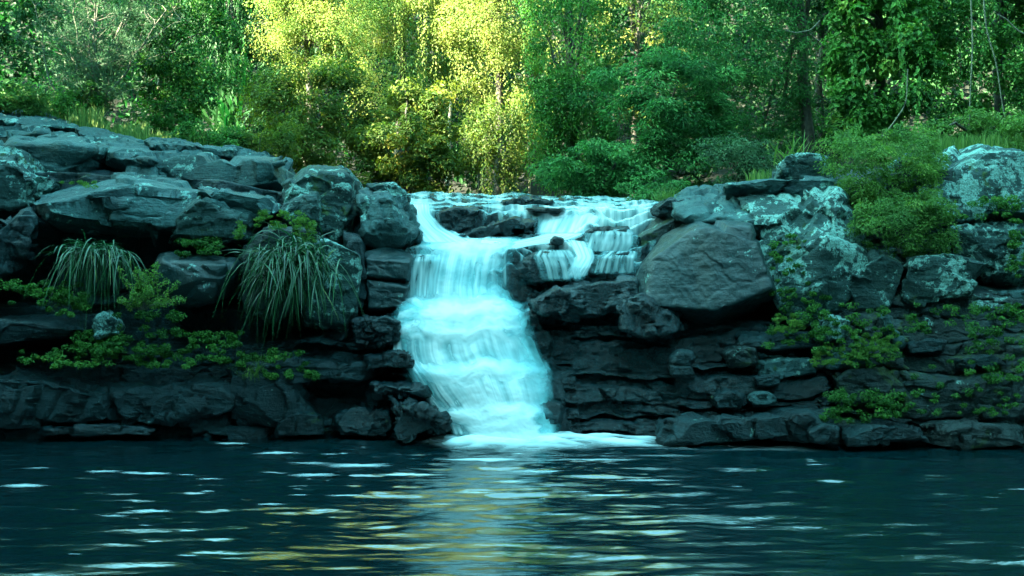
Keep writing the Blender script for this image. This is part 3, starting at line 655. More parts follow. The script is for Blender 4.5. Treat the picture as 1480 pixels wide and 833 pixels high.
# boulders standing in the river
R("boulder", "black wet rock in the river beside the left chute of water", [(630, 310, .5), (656, 296, 1.0), (694, 302, .9), (684, 328, .4), (656, 340, .2), (632, 332, .2)], 17.9, 1.5, mat='wet', chips=5, frac=.05)
R("boulder", "broad black wet rock in mid-river just above the main drop", [(656, 345, .3), (696, 328, .6), (744, 314, 1.0), (776, 320, .8), (756, 337, .4), (706, 346, .2)], 17.4, 1.5, mat='wet', chips=5, frac=.05)
R("rock_slab", "dark slab breaking the water along the top lip of the river", [(722, 292, .5), (768, 283, .8), (802, 291, .6), (790, 299, .2), (736, 301, .2)], 19.4, 1.4, mat='wet', frac=.05)
R("rock_slab", "thin dark slab in the water just below the top lip", [(760, 300, .4), (818, 301, .4), (806, 308, .1), (764, 306, .1)], 18.6, .8, mat='wet', sub=5)
R("boulder", "smooth dome of dark rock with a thin veil of water right of the main falls", [(740, 388, .4), (758, 368, .6), (800, 359, .7), (834, 374, .6), (840, 396, .4), (812, 404, .2), (768, 418, .1), (748, 408, .2)], 16.3, 1.2, mat='wet', k=12, chips=2, frac=.02)
R("boulder", "small round wet stone above the veiled dome", [(792, 350, .2), (802, 341, .3), (814, 344, .3), (816, 354, .1), (796, 356, .1)], 17.0, .5, mat='wet', sub=5, k=12)
R("boulder", "dark rock under a fringe of water in the middle of the upper cascade", [(832, 348, .4), (858, 331, .6), (908, 328, .6), (918, 346, .4), (880, 360, .2), (838, 366, .2)], 17.2, 1.1, mat='wet', chips=4)
R("boulder", "dark rock under thin trickles just above the tilted wet slab", [(846, 388, .3), (870, 371, .5), (914, 360, .6), (920, 392, .4), (852, 402, .2)], 16.5, 1.0, mat='wet', chips=4)
R("boulder", "small wet rock washed by water at the right foot of the falls", [(776, 588, .2), (792, 577, .3), (813, 583, .3), (815, 614, .1), (780, 618, .1)], 14.75, .6, mat='wet', sub=5)
R("boulder", "dark wet rock behind thin water at the left of the first drop", [(588, 384, .3), (600, 369, .4), (620, 368, .4), (630, 390, .3), (622, 412, .2), (594, 414, .2)], 16.35, .7, mat='wet', sub=5, k=12)

def veil(rows, seed, cov):
    nu, nv = 70, 60
    r = np.array(rows, float); t = np.linspace(0, 1, nv); t0 = np.linspace(0, 1, len(r))
    r = np.stack([np.interp(t, t0, r[:, i]) for i in range(4)], 1)
    k = np.hanning(11); k /= k.sum(); pad = np.pad(r, ((5, 5), (0, 0)), mode='edge'); r = sum(k[i] * pad[i:i + nv] for i in range(11))
    U = np.broadcast_to(np.linspace(0, 1, nu)[None], (nv, nu)); SX = r[:, 2:3] + (r[:, 3] - r[:, 2])[:, None] * U
    D = r[:, :1] - .10 * (1 - (2 * U - 1) ** 2); PY = np.broadcast_to(r[:, 1:2], SX.shape)
    G = np.stack([(SX - 740) / F_PX * D, D, H_CAM - (PY - HORIZON) / F_PX * D], -1)
    st = fbm(np.stack([U.ravel() * 9 + seed, t.repeat(nu) * 1.2, np.full(U.size, seed)], 1), 3).reshape(U.shape)
    c = np.clip(cov + .12 + .5 * st, 0, .9) * sstep(0, .15, U) * sstep(1, .85, U) * sstep(0, .1, t)[:, None] * sstep(1, .9, t)[:, None]
    uvs = np.stack([U * (r[:, 3] - r[:, 2]).max() * .0115, np.broadcast_to(t[:, None], U.shape)], -1).reshape(-1, 2)
    tag(link("cascade", mesh("cascade", G.reshape(-1, 3), grid_faces(nv, nu), M['silk'], attrs={"cover": c, "streak": np.full(c.size, .8)}, uv=uvs)), kind="structure")
veil([(16.75, 360, 776, 826), (16.3, 370, 768, 836), (16.2, 385, 774, 842), (16.15, 408, 780, 846)], 5, .30)
veil([(17.6, 330, 850, 915), (17.15, 338, 842, 922), (17.05, 352, 838, 922), (17.0, 366, 836, 915)], 9, .40)
veil([(16.9, 362, 872, 922), (16.45, 372, 858, 924), (16.4, 398, 850, 922)], 14, .28)
veil([(16.7, 366, 586, 640), (16.3, 376, 582, 640), (16.25, 400, 580, 636), (16.2, 436, 578, 634)], 31, .42)
veil([(17.9, 336, 792, 850), (17.5, 343, 765, 838), (17.15, 350, 730, 815), (16.95, 356, 690, 770), (16.8, 362, 650, 745)], 41, .85)
veil([(18.9, 290, 588, 622), (18.4, 310, 590, 624), (17.8, 330, 596, 645), (17.35, 343, 602, 672), (16.95, 353, 610, 690)], 43, .72)
veil([(17.7, 344, 815, 856), (17.1, 356, 824, 858), (16.75, 372, 832, 862), (16.5, 386, 822, 856), (16.4, 404, 806, 846)], 47, .62)
veil([(19.6, 297, 795, 890), (19.0, 306, 785, 878), (18.6, 324, 775, 868), (18.1, 340, 768, 862)], 51, .62)
veil([(15.3, 590, 640, 672), (14.8, 600, 642, 684), (14.7, 632, 655, 690)], 37, .55)

# pool
def pool_mesh():
    x0, x1, y0, y1 = -13, 13, 3.2, 17
    nx, ny = 520, 620
    X = np.linspace(x0, x1, nx); Y = y0 + (y1 - y0) * np.linspace(0, 1, ny) ** 1.1
    XX, YY = np.meshgrid(X, Y)
    p = np.stack([XX.ravel(), YY.ravel(), np.zeros(XX.size)], 1)
    w = .034 * fbm(p * np.array([.5, 2.0, 1]) + 3, 3) + .010 * fbm(p * np.array([1.6, 5.2, 1]) + 31, 3)
    w *= .55 + .9 * sstep(9, 2, np.hypot(p[:, 0] - .1, (p[:, 1] - 14.5)))
    p[:, 2] = w
    return mesh("pool_water", p, grid_faces(ny, nx))
me = pool_mesh()
m, nt, N, L = newmat("pool water")
out = N.new("ShaderNodeOutputMaterial"); bs = N.new("ShaderNodeBsdfPrincipled"); L.new(bs.outputs[0], out.inputs[0])
bs.inputs["Base Color"].default_value = (0.0, 0.011, 0.014, 1); bs.inputs["Roughness"].default_value = .07
bs.inputs["IOR"].default_value = 1.8; bs.inputs["Specular IOR Level"].default_value = .9
geo = N.new("ShaderNodeNewGeometry"); mp = N.new("ShaderNodeMapping"); mp.inputs["Scale"].default_value = (1.5, 6, 1); L.new(geo.outputs["Position"], mp.inputs[0])
n = N.new("ShaderNodeTexNoise"); n.inputs["Scale"].default_value = 1.6; n.inputs["Detail"].default_value = 4; L.new(mp.outputs[0], n.inputs["Vector"])
b = N.new("ShaderNodeBump"); b.inputs["Strength"].default_value = .5; b.inputs["Distance"].default_value = .02; L.new(n.outputs[0], b.inputs["Height"]); L.new(b.outputs[0], bs.inputs["Normal"])
me.materials.append(m)
tag(link("pool_water", me), kind="structure")

# foam below the falls, and pool flecks that also paint ripple glints
m, nt, N, L = newmat("foam_and_glints")
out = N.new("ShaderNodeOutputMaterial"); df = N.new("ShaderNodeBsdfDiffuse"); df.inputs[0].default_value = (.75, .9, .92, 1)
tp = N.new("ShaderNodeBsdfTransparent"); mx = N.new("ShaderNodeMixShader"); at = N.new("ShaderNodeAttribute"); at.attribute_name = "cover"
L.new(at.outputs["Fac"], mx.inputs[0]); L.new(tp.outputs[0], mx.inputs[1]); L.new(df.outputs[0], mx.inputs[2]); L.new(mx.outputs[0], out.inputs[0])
M['foam_and_glints'] = m
nx, ny = 320, 120
XX, YY = np.meshgrid(np.linspace(-1.6, 5.2, nx), np.linspace(12.7, 15.0, ny))
sxp = XX / YY * F_PX + 740
shore = np.interp(sxp, [560, 630, 690, 780, 840, 900, 1000, 1200, 1400], [14.75, 14.6, 14.28, 14.28, 14.5, 14.45, 14.2, 13.9, 13.8])
rel = shore - YY
amt = np.exp(-np.maximum(rel - .05, 0) / np.interp(sxp, [600, 660, 720, 800, 900, 1000, 1200], [.06, .24, .30, .28, .20, .12, .05])) * np.interp(sxp, [590, 650, 690, 800, 880, 960, 1100, 1250], [0, .9, 1.2, 1.1, .9, .6, .25, 0])
fn = fbm(np.stack([XX.ravel() * 1.6, YY.ravel() * 4, np.zeros(XX.size)], 1), 4).reshape(XX.shape)
hgt = .014 + .12 * np.clip(amt, 0, 1.2) * sstep(1.0, 0, rel) * (.8 + .5 * fn) * np.interp(sxp, [600, 680, 800, 900, 1000], [.3, 1, 1, .6, .15])
cov = np.clip(amt * (1 + .9 * fn) - .10, 0, 1) ** 1.4 * .92 * sstep(-1.6, -1.2, XX) * sstep(5.2, 4.5, XX) * sstep(12.7, 13.1, YY)
tag(link("foam_and_glints", mesh("foam_and_glints", np.stack([XX, YY, hgt], -1).reshape(-1, 3), grid_faces(ny, nx), M['foam_and_glints'], attrs={"cover": cov})), kind="stuff")

rng = np.random.default_rng(5)  # pool flecks: foam together with lit ripple glints, put in as pale patches
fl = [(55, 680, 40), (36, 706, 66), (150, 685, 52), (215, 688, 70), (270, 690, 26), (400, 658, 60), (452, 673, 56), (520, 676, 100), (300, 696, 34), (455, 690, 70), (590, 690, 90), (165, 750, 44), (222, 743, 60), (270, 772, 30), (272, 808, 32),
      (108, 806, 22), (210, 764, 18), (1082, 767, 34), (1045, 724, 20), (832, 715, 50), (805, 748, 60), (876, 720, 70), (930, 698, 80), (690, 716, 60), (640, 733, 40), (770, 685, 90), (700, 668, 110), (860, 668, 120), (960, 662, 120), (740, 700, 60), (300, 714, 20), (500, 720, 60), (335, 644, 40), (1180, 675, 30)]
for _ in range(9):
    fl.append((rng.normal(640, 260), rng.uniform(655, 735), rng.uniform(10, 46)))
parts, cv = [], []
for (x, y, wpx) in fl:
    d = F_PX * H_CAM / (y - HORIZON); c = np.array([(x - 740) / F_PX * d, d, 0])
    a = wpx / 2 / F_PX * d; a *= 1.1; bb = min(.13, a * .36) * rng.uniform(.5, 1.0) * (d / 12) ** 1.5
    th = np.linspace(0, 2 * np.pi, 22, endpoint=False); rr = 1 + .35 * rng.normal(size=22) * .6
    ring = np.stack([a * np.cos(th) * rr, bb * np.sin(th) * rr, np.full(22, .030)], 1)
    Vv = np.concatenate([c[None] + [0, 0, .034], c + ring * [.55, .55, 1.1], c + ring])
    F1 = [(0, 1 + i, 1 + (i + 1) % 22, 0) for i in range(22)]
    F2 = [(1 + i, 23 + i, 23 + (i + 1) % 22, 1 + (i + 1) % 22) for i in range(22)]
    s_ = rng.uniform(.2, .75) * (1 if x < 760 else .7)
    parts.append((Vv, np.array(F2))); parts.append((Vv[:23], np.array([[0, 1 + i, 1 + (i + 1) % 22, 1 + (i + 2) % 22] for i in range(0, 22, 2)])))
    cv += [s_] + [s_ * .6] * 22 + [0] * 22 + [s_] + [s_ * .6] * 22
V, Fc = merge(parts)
tag(link("foam_and_glints", mesh("foam_glint_flecks", V, Fc, M['foam_and_glints'], attrs={"cover": cv})), kind="stuff")

# ------------------------------------------------------------------ ground: gorge floor, banks, unseen slopes added to block light
def ground_z(x, y):
    x, y = np.asarray(x, float), np.asarray(y, float)
    ban = np.interp(x, [-30, -11, -8, -5, -3, -2, 2.5, 4, 7, 10, 30], [7, 5.2, 4.7, 4.3, 3.9, 3.55, 3.55, 3.9, 4.5, 4.9, 6.5])
    ban = ban + .045 * np.maximum(y - 22, 0)
    z = -1.2 + (ban + 1.2) * sstep(17.6, 19.4, y)
    river = np.exp(-((x - .6) / 2.6) ** 2)
    z = z - river * .55 * sstep(17, 20, y) * (1 - sstep(26, 34, y))
    z += sstep(34, 70, y) * 26
    edge = np.maximum(-x - .514 * np.maximum(y, 0) - 4.0, 0)
    sun_side = sstep(2, -6, y - (24.8 + .62 * (x + 6)))
    z = z + sstep(0, 12, edge) * 38 * sun_side  # unseen left hill, shaped to keep the sun off the gorge
    edge = np.maximum(x - .514 * np.maximum(y, 0) - 5, 0)
    z = z + sstep(0, 16, edge) * 22
    z = z + sstep(-9, -28, y) * 20  # unseen hill behind the camera, added to dim the frontal sky light
    bank = sstep(9.5, 14, np.abs(x) - .0 * y) * (1 - sstep(15, 19, y)) * 2.2
    return z + bank

def build_ground():
    g = np.concatenate([np.linspace(-700, -62, 12), np.linspace(-60, 60, 161), np.linspace(62, 700, 12)])
    h = np.concatenate([np.linspace(-700, -42, 12), np.linspace(-40, 90, 174), np.linspace(92, 700, 12)])
    X, Y = np.meshgrid(g, h); Z = ground_z(X, Y)
    Z = Z + (.25 * fbm(np.stack([X.ravel() * .35, Y.ravel() * .35, np.zeros(X.size)], 1), 3)).reshape(X.shape)
    return mesh("ground", np.stack([X, Y, Z], -1).reshape(-1, 3), grid_faces(len(h), len(g)), M['soil'])
tag(link("ground", build_ground()), kind="structure")


# ------------------------------------------------------------------ foliage
def leaf_arrays(C, N_, D, Ln, Wd, rnd, fold=.18):
    n = len(C)
    D = norm(D); N_ = norm(N_ - (N_ * D).sum(1, keepdims=True) * D); S = np.cross(D, N_)
    Ln = np.broadcast_to(Ln, (n,))[:, None]; Wd = np.broadcast_to(Wd, (n,))[:, None]
    V = np.stack([C - D * Ln * .5, C + S * Wd * .5 + N_ * Wd * fold, C + D * Ln * .5 - N_ * Ln * .12, C - S * Wd * .5 + N_ * Wd * fold], 1).reshape(-1, 3)
    Fc = np.arange(4 * n).reshape(n, 4)
    return V, Fc, np.repeat(rnd, 4)

def join_leaves(name, arrs, mat):
    V = np.concatenate([a[0] for a in arrs]); o = 0; Fs = []
    for a in arrs: Fs.append(a[1] + o); o += len(a[0])
    return mesh(name, V, np.concatenate(Fs), M[mat], smooth=False, attrs={"rnd": np.concatenate([a[2] for a in arrs])})

def clump_leaves(cs, rs, per, L0, W0, rng, style='crown', tone=None):
    """leaves of a set of clumps: cs (n,3) centres, rs (n,3) radii"""
    n = len(cs); idx = np.repeat(np.arange(n), per); m = len(idx)
    u = norm(rng.normal(size=(m, 3)))
    u[:, 1] = np.where(u[:, 1] > .35, -u[:, 1] * rng.uniform(0, 1, m), u[:, 1])      # the side away from the river carries few leaves
    rad = rng.uniform(.25, 1, m) ** .5
    C = cs[idx] + u * rs[idx] * rad[:, None]
    jit = rng.normal(size=(m, 3))
    if style == 'crown':
        Nn = u * .8 + np.array([0, -.1, .75]) + .55 * jit; D = np.cross(Nn, rng.normal(size=(m, 3))) + np.array([0, 0, -.5]) + .4 * u
    elif style == 'curtain':
        Nn = u * np.array([1, 1, .2]) + np.array([0, -.3, .25]) + .45 * jit; D = np.array([0, 0, -1.]) + .45 * rng.normal(size=(m, 3))
    elif style == 'feather':
        Nn = np.array([0, -.25, 1.]) + .35 * jit; D = u * np.array([1, 1, .15]) + np.array([0, 0, -.35]) + .25 * rng.normal(size=(m, 3))
    else:
        Nn = jit; D = u + np.array([0, 0, .5]) + .6 * rng.normal(size=(m, 3))
    rnd = np.clip((tone[idx] if tone is not None else .35) + .15 * rng.normal(size=m), 0, 1)
    sc = rng.uniform(.65, 1.25, m)
    return leaf_arrays(C, Nn, D, L0 * sc, W0 * sc, rnd)

def strands(tops, lens, step, L0, W0, rng, tone=.4, thick=.10):
    """hanging vines: leaves strung along wandering threads"""
    Cs, Ds, Ns, Rs = [], [], [], []
    for tp, ln in zip(tops, lens):
        k = max(3, int(ln / step)); s = np.arange(k) * step
        ph = rng.uniform(0, 6.3, 4); a = rng.uniform(.02, .10)
        c = np.stack([tp[0] + a * np.sin(s * 1.3 + ph[0]) + .04 * np.sin(s * 4 + ph[1]), tp[1] - .05 * s * rng.uniform(0, 1) + a * np.sin(s * 1.1 + ph[2]), tp[2] - s], 1)
        th = rng.uniform(0, 6.3, k); r = thick * rng.uniform(.3, 1, k) * np.interp(s, [0, ln * .7, ln], [1, 1, .35])
        o = np.stack([np.cos(th), -np.abs(np.sin(th)), rng.normal(0, .2, k)], 1)
        Cs.append(c + o * r[:, None]); Ns.append(o + np.array([0, -.2, .5]) + .4 * rng.normal(size=(k, 3))); Ds.append(np.array([0, 0, -1.]) + .5 * o + .3 * rng.normal(size=(k, 3)))
        Rs.append(np.clip(tone + rng.normal(0, .1) + .2 * rng.normal(size=k), 0, 1))
    C = np.concatenate(Cs); sc = rng.uniform(.6, 1.2, len(C))
    return leaf_arrays(C, np.concatenate(Ns), np.concatenate(Ds), L0 * sc, W0 * sc, np.concatenate(Rs))

def sample_clumps(px0, px1, py0, py1, d, dr, n, r, rng, shape='round', flat=.75):
    """clump centres over a bulging crown whose outline fills the pixel box at distance d"""
    cx, cy_ = (px0 + px1) / 2, (py0 + py1) / 2; hx, hy = (px1 - px0) / 2, (py1 - py0) / 2
    out = []; f1, f2, f3 = rng.uniform(0, 6.3, 3)
    while len(out) < n:
        a, b_ = rng.uniform(-1, 1, 2)
        pw = 2 if shape == 'round' else (4 if shape == 'box' else 2)
        rho = (abs(a) ** pw + abs(b_) ** pw)
        an = math.atan2(b_, a); rho /= (1 + .20 * math.sin(3 * an + f1) + .16 * math.sin(5 * an + f2) + .12 * math.sin(9 * an + f3)) ** (2 if shape == 'round' else .6)
        if shape == 'dome' and b_ > 0: rho = abs(a) ** 4
        if rho > 1: continue
        bul = math.sqrt(max(0, 1 - rho))
        dep = d - dr * bul * rng.uniform(.35, 1.0) + dr * .5
        q = P(cx + a * hx, cy_ + b_ * hy, d); q[1] = dep
        out.append(q)
    cs = np.array(out)
    cs += .9 * r * np.stack([fbm(cs * 1.1 + i * 9, 2) for i in range(3)], 1)
    rs = r * rng.uniform(.55, 1.3, n)[:, None] * np.array([1, .9, flat])
    return cs, rs

def limb_set(root, cs, rng, rad, n=7):
    top = cs.mean(0) + np.array([0, .3, .3]); top[0] = .2 * top[0] + .8 * root[0]
    parts = [tube(wander(root, top, 9, .25, rng), np.linspace(rad, rad * .45, 9), 7)]
    mid = top * .55 + np.asarray(root) * .45
    for i in rng.choice(len(cs), min(n, len(cs)), replace=False):
        parts.append(tube(wander(mid + rng.normal(size=3) * .1, cs[i], 7, .25, rng), np.linspace(rad * .42, rad * .08, 7), 5))
    return merge(parts)

def tree(name, label, box, d, mat, n=60, r=.5, per=143, L0=.13, W0=.06, style='crown', dr=1.8, shape='box', flat=.75, seed=1, trunk=None, bark='bark', vines=0, vl=(1, 3), tone=(.35, .2),
         cat='tree', group=None, trunk_r=.14, vstep=.05, vthick=.1, light=None):
    rng = np.random.default_rng(seed)
    cs, rs = sample_clumps(*box, d, dr, n, r, rng, shape, flat)
    tn = np.clip(tone[0] + tone[1] * rng.normal(size=n), 0, 1)
    arrs = [clump_leaves(cs, rs, per, L0, W0, rng, style, tn)]
    px = trunk[0] if trunk else (box[0] + box[1]) / 2
    pyb = trunk[1] if trunk else box[3]
    base = P(px, pyb, d + .2); 
    gz = float(ground_z(base[0], base[1])); base[2] = min(base[2], gz - .1) if trunk is None else base[2]
    root = empty(name, base, label, cat, group)
    V, Fc = limb_set(base, cs, rng, trunk_r)
    link('trunk', mesh('trunk', V - base, Fc, M[bark]), root)
    me = join_leaves('crown', arrs, mat); c = np.empty(len(me.vertices) * 3, np.float32); me.vertices.foreach_get("co", c)
    me.vertices.foreach_set("co", (c.reshape(-1, 3) - base).astype(np.float32).ravel()); me.update()
    link('crown', me, root)
    if vines:
        i = rng.choice(n, vines); tops = cs[i] + rng.normal(size=(vines, 3)) * np.array([r * .7, .25, r * .3]); tops[:, 1] -= rs[i, 1] * .7
        a = strands(tops, rng.uniform(*vl, vines), vstep, L0, W0, rng, tone[0] + .08, vthick)
        me = join_leaves('hanging_vines', [a], mat); c = np.empty(len(me.vertices) * 3, np.float32); me.vertices.foreach_get("co", c)
        me.vertices.foreach_set("co", (c.reshape(-1, 3) - base).astype(np.float32).ravel()); me.update()
        link('hanging_vines', me, root)
    return root

T = tree
# ---- left of the falls
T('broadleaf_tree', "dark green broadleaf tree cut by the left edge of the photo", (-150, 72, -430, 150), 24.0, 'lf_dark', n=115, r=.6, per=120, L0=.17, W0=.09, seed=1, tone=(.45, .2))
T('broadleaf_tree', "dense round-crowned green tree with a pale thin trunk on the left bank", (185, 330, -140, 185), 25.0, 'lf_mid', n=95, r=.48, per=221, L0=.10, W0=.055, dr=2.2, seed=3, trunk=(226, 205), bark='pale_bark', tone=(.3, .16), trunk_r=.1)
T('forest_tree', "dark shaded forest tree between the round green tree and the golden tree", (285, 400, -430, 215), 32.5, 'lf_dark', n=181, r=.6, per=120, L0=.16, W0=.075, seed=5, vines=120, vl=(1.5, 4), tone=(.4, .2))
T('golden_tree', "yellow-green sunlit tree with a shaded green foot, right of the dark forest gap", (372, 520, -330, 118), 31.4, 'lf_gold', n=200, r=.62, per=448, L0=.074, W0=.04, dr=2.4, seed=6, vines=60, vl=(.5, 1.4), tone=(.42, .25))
T('leafy_shrub', "tall mid-green shrub under the golden tree behind the left blocks", (365, 512, 95, 262), 27.4, 'lf_lime', n=85, r=.5, per=150, L0=.12, W0=.055, dr=1.7, seed=7, tone=(.25, .2), cat='shrub')
# ---- the sunlit curtain over the falls
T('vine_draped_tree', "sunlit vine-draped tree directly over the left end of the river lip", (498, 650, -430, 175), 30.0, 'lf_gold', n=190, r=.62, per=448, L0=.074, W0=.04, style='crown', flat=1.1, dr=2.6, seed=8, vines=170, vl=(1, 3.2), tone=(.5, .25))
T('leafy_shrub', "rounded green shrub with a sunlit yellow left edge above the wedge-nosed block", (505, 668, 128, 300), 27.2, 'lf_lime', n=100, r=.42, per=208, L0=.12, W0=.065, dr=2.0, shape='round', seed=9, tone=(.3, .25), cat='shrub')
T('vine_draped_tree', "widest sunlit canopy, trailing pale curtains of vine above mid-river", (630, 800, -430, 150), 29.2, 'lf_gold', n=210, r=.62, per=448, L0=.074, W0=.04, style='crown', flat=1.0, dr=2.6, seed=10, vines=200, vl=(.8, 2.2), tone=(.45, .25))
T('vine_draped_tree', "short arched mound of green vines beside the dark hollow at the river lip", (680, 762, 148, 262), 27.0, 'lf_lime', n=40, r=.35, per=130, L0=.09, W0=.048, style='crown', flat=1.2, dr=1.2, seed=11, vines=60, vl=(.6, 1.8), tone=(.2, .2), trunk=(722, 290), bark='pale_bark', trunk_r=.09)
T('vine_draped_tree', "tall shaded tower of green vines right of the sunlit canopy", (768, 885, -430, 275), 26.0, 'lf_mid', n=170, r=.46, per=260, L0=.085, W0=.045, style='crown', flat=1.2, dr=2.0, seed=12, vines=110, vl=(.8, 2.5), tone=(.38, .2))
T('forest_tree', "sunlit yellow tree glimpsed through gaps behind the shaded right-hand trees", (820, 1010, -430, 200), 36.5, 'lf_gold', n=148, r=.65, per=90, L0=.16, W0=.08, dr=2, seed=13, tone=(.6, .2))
# ---- right of the falls
T('fern_tree', "blue-green tree of layered feathery sprays over the right end of the river lip", (870, 1050, 85, 275), 24.0, 'lf_teal', n=110, r=.55, per=195, L0=.13, W0=.045, style='feather', flat=.5, dr=2.4, shape='box', seed=14, tone=(.36, .22))
T('leafy_shrub', "low spreading shrub of drooping sprays just behind the right end of the lip", (778, 960, 205, 300), 23.2, 'lf_teal', n=80, r=.4, per=130, L0=.12, W0=.045, style='feather', flat=.5, dr=1.5, shape='round', seed=15, tone=(.36, .2), cat='shrub')
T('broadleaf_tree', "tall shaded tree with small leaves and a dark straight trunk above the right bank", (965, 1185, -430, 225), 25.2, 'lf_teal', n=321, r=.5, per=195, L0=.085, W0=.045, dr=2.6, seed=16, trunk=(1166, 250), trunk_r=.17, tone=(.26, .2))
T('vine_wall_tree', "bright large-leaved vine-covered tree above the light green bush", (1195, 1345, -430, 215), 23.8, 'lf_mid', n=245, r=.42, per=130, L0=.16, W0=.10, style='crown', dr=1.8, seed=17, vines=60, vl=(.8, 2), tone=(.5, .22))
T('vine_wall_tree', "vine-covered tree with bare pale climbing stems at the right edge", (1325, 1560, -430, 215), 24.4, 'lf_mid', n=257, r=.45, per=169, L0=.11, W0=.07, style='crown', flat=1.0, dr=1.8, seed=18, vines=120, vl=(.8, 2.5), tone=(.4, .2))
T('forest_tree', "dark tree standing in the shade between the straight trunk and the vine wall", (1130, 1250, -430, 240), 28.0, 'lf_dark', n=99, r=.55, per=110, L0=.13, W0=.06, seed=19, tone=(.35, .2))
T('leafy_shrub', "pale blue-green shrub behind the upright block on the right bank", (1030, 1140, 198, 275), 21.6, 'lf_grey', n=45, r=.28, per=150, L0=.07, W0=.035, dr=1.0, shape='round', seed=20, tone=(.3, .2), cat='shrub')
T('leafy_shrub', "low yellow-green shrub along the bank top above the pale cliff block", (1330, 1520, 172, 222), 20.5, 'lf_bright', n=50, r=.26, per=130, L0=.08, W0=.04, dr=.9, seed=21, tone=(.35, .2), cat='shrub')
T('leafy_shrub', "big light green bush spilling down between the cliff blocks on the right", (1203, 1362, 188, 330), 16.6, 'lf_bright', n=190, r=.20, per=110, L0=.06, W0=.024, style='feather', flat=.8, dr=1.4, seed=22, tone=(.45, .22), cat='shrub', trunk=(1275, 330), trunk_r=.03)
T('leafy_shrub', "darker lower lobe of greenery under the big light green bush", (1238, 1388, 285, 368), 15.6, 'lf_bright', n=90, r=.17, per=110, L0=.055, W0=.024, style='feather', flat=.8, dr=.9, seed=23, tone=(.2, .2), cat='shrub', trunk=(1300, 368), trunk_r=.03)
T('leafy_shrub', "small yellow-green bush cut by the right edge on top of the cliff", (1445, 1540, 172, 228), 18.5, 'lf_bright', n=26, r=.24, per=120, L0=.08, W0=.035, dr=.6, seed=24, tone=(.55, .2), cat='shrub', trunk=(1490, 240), trunk_r=.03)
for i, (bx, d_, lab, mt, tn) in enumerate([
        ((258, 345, 185, 222), 22.4, "low shrub behind the long stepped slab, right of the pale trunk", 'lf_mid', .4),
        ((195, 275, 150, 214), 23.9, "shrub filling the shade around the pale thin trunk", 'lf_mid', .2),
        ((330, 428, 190, 228), 22.8, "low pale green shrub at the right end of the long stepped slab", 'lf_lime', .15),
        ((85, 150, 118, 178), 22.6, "small leafy shrub below the feathery multi-stemmed tree", 'lf_mid', .4),
        ((-60, 60, 128, 168), 22.0, "weedy low shrub on top of the left bank at the photo's edge", 'lf_bright', .25),
        ((905, 985, 258, 296), 21.6, "low dark shrub behind the grass tuft at the right end of the lip", 'lf_teal', .25)]):
    T('leafy_shrub', lab, bx, d_, mt, n=34, r=.25, per=120, L0=.085, W0=.04, dr=.8, seed=60 + i, tone=(tn, .2), cat='shrub', trunk_r=.03)

# feathery multi-stemmed tree on the left
rng = np.random.default_rng(33)
base = P(110, 185, 22.9)
root = empty('feathery_tree', base, "feathery grey-green tree with many thin bare stems on the left bank", "tree")
stems, tips = [], []
for i in range(15):
    b0 = P(rng.uniform(95, 150), 190, 22.9 + rng.uniform(-.3, .4)); top = P(rng.uniform(40, 265), rng.uniform(-120, 60), 22.7 + rng.uniform(-.9, .9))
    pth = wander(b0, top, 12, .25, rng); pth[:, 0] = b0[0] + (pth[:, 0] - b0[0]) * np.linspace(0, 1, 12) ** .35 * 1.0
    stems.append(tube(pth, np.linspace(.035, .008, 12), 5))
    for j in range(16):
        s0 = pth[rng.integers(3, 12)]; e = s0 + np.array([rng.normal(0, .7), rng.normal(0, .4), rng.uniform(.1, .8)])
        pp = wander(s0, e, 6, .1, rng); stems.append(tube(pp, np.linspace(.010, .003, 6), 4)); tips += [pp[2], pp[3], pp[4], pp[5]]
V, Fc = merge(stems); link('stem', mesh('stem', V - base, Fc, M['twig']), root)
tips = np.array(tips); tips = tips[tips[:, 2] > P(0, 150, 22.7)[2]]
rs = np.full((len(tips), 3), .20) * rng.uniform(.6, 1.5, len(tips))[:, None]
V, Fc, rn = clump_leaves(tips - base, rs, 38, .085, .014, rng, 'fine', np.clip(.4 + .2 * rng.normal(size=len(tips)), 0, 1))
link('crown', mesh('crown', V, Fc, M['lf_grey'], smooth=False, attrs={"rnd": rn}), root)

# bare trunks under the canopy, and lianas on the right
for i, (a, b_, d_, r_, lab) in enumerate([((727, 290), (741, 150), 27.6, .06, "slim pale trunk standing at the river lip under the short vine mound"),
                                          ((770, 292), (764, 195), 27.9, .05, "thin leaning pale trunk between the vine mound and the vine tower"),
                                          ((698, 288), (690, 180), 28.8, .05, "thin dark trunk inside the hollow under the widest canopy"),
                                          ((643, 285), (652, 130), 29.4, .07, "trunk seen at the left side of the dark hollow over the lip")]):
    rng = np.random.default_rng(90 + i); A, Bp = P(*a, d_), P(*b_, d_)
    A[2] = min(A[2], float(ground_z(A[0], A[1])) - .05)
    e = empty('sapling', A, lab, 'tree')
    V, Fc = tube(wander(A, Bp, 10, .08, rng), np.linspace(r_, r_ * .6, 10), 7); link('trunk', mesh('trunk', V - A, Fc, M['pale_bark' if i != 2 else 'bark']), e)
    cs = Bp + rng.normal(size=(5, 3)) * .35; V, Fc, rn = clump_leaves(cs - A, np.full((5, 3), .4), 90, .11, .05, rng, 'curtain', np.full(5, .3)); link('crown', mesh('crown', V, Fc, M['lf_lime'], smooth=False, attrs={"rnd": rn}), e)
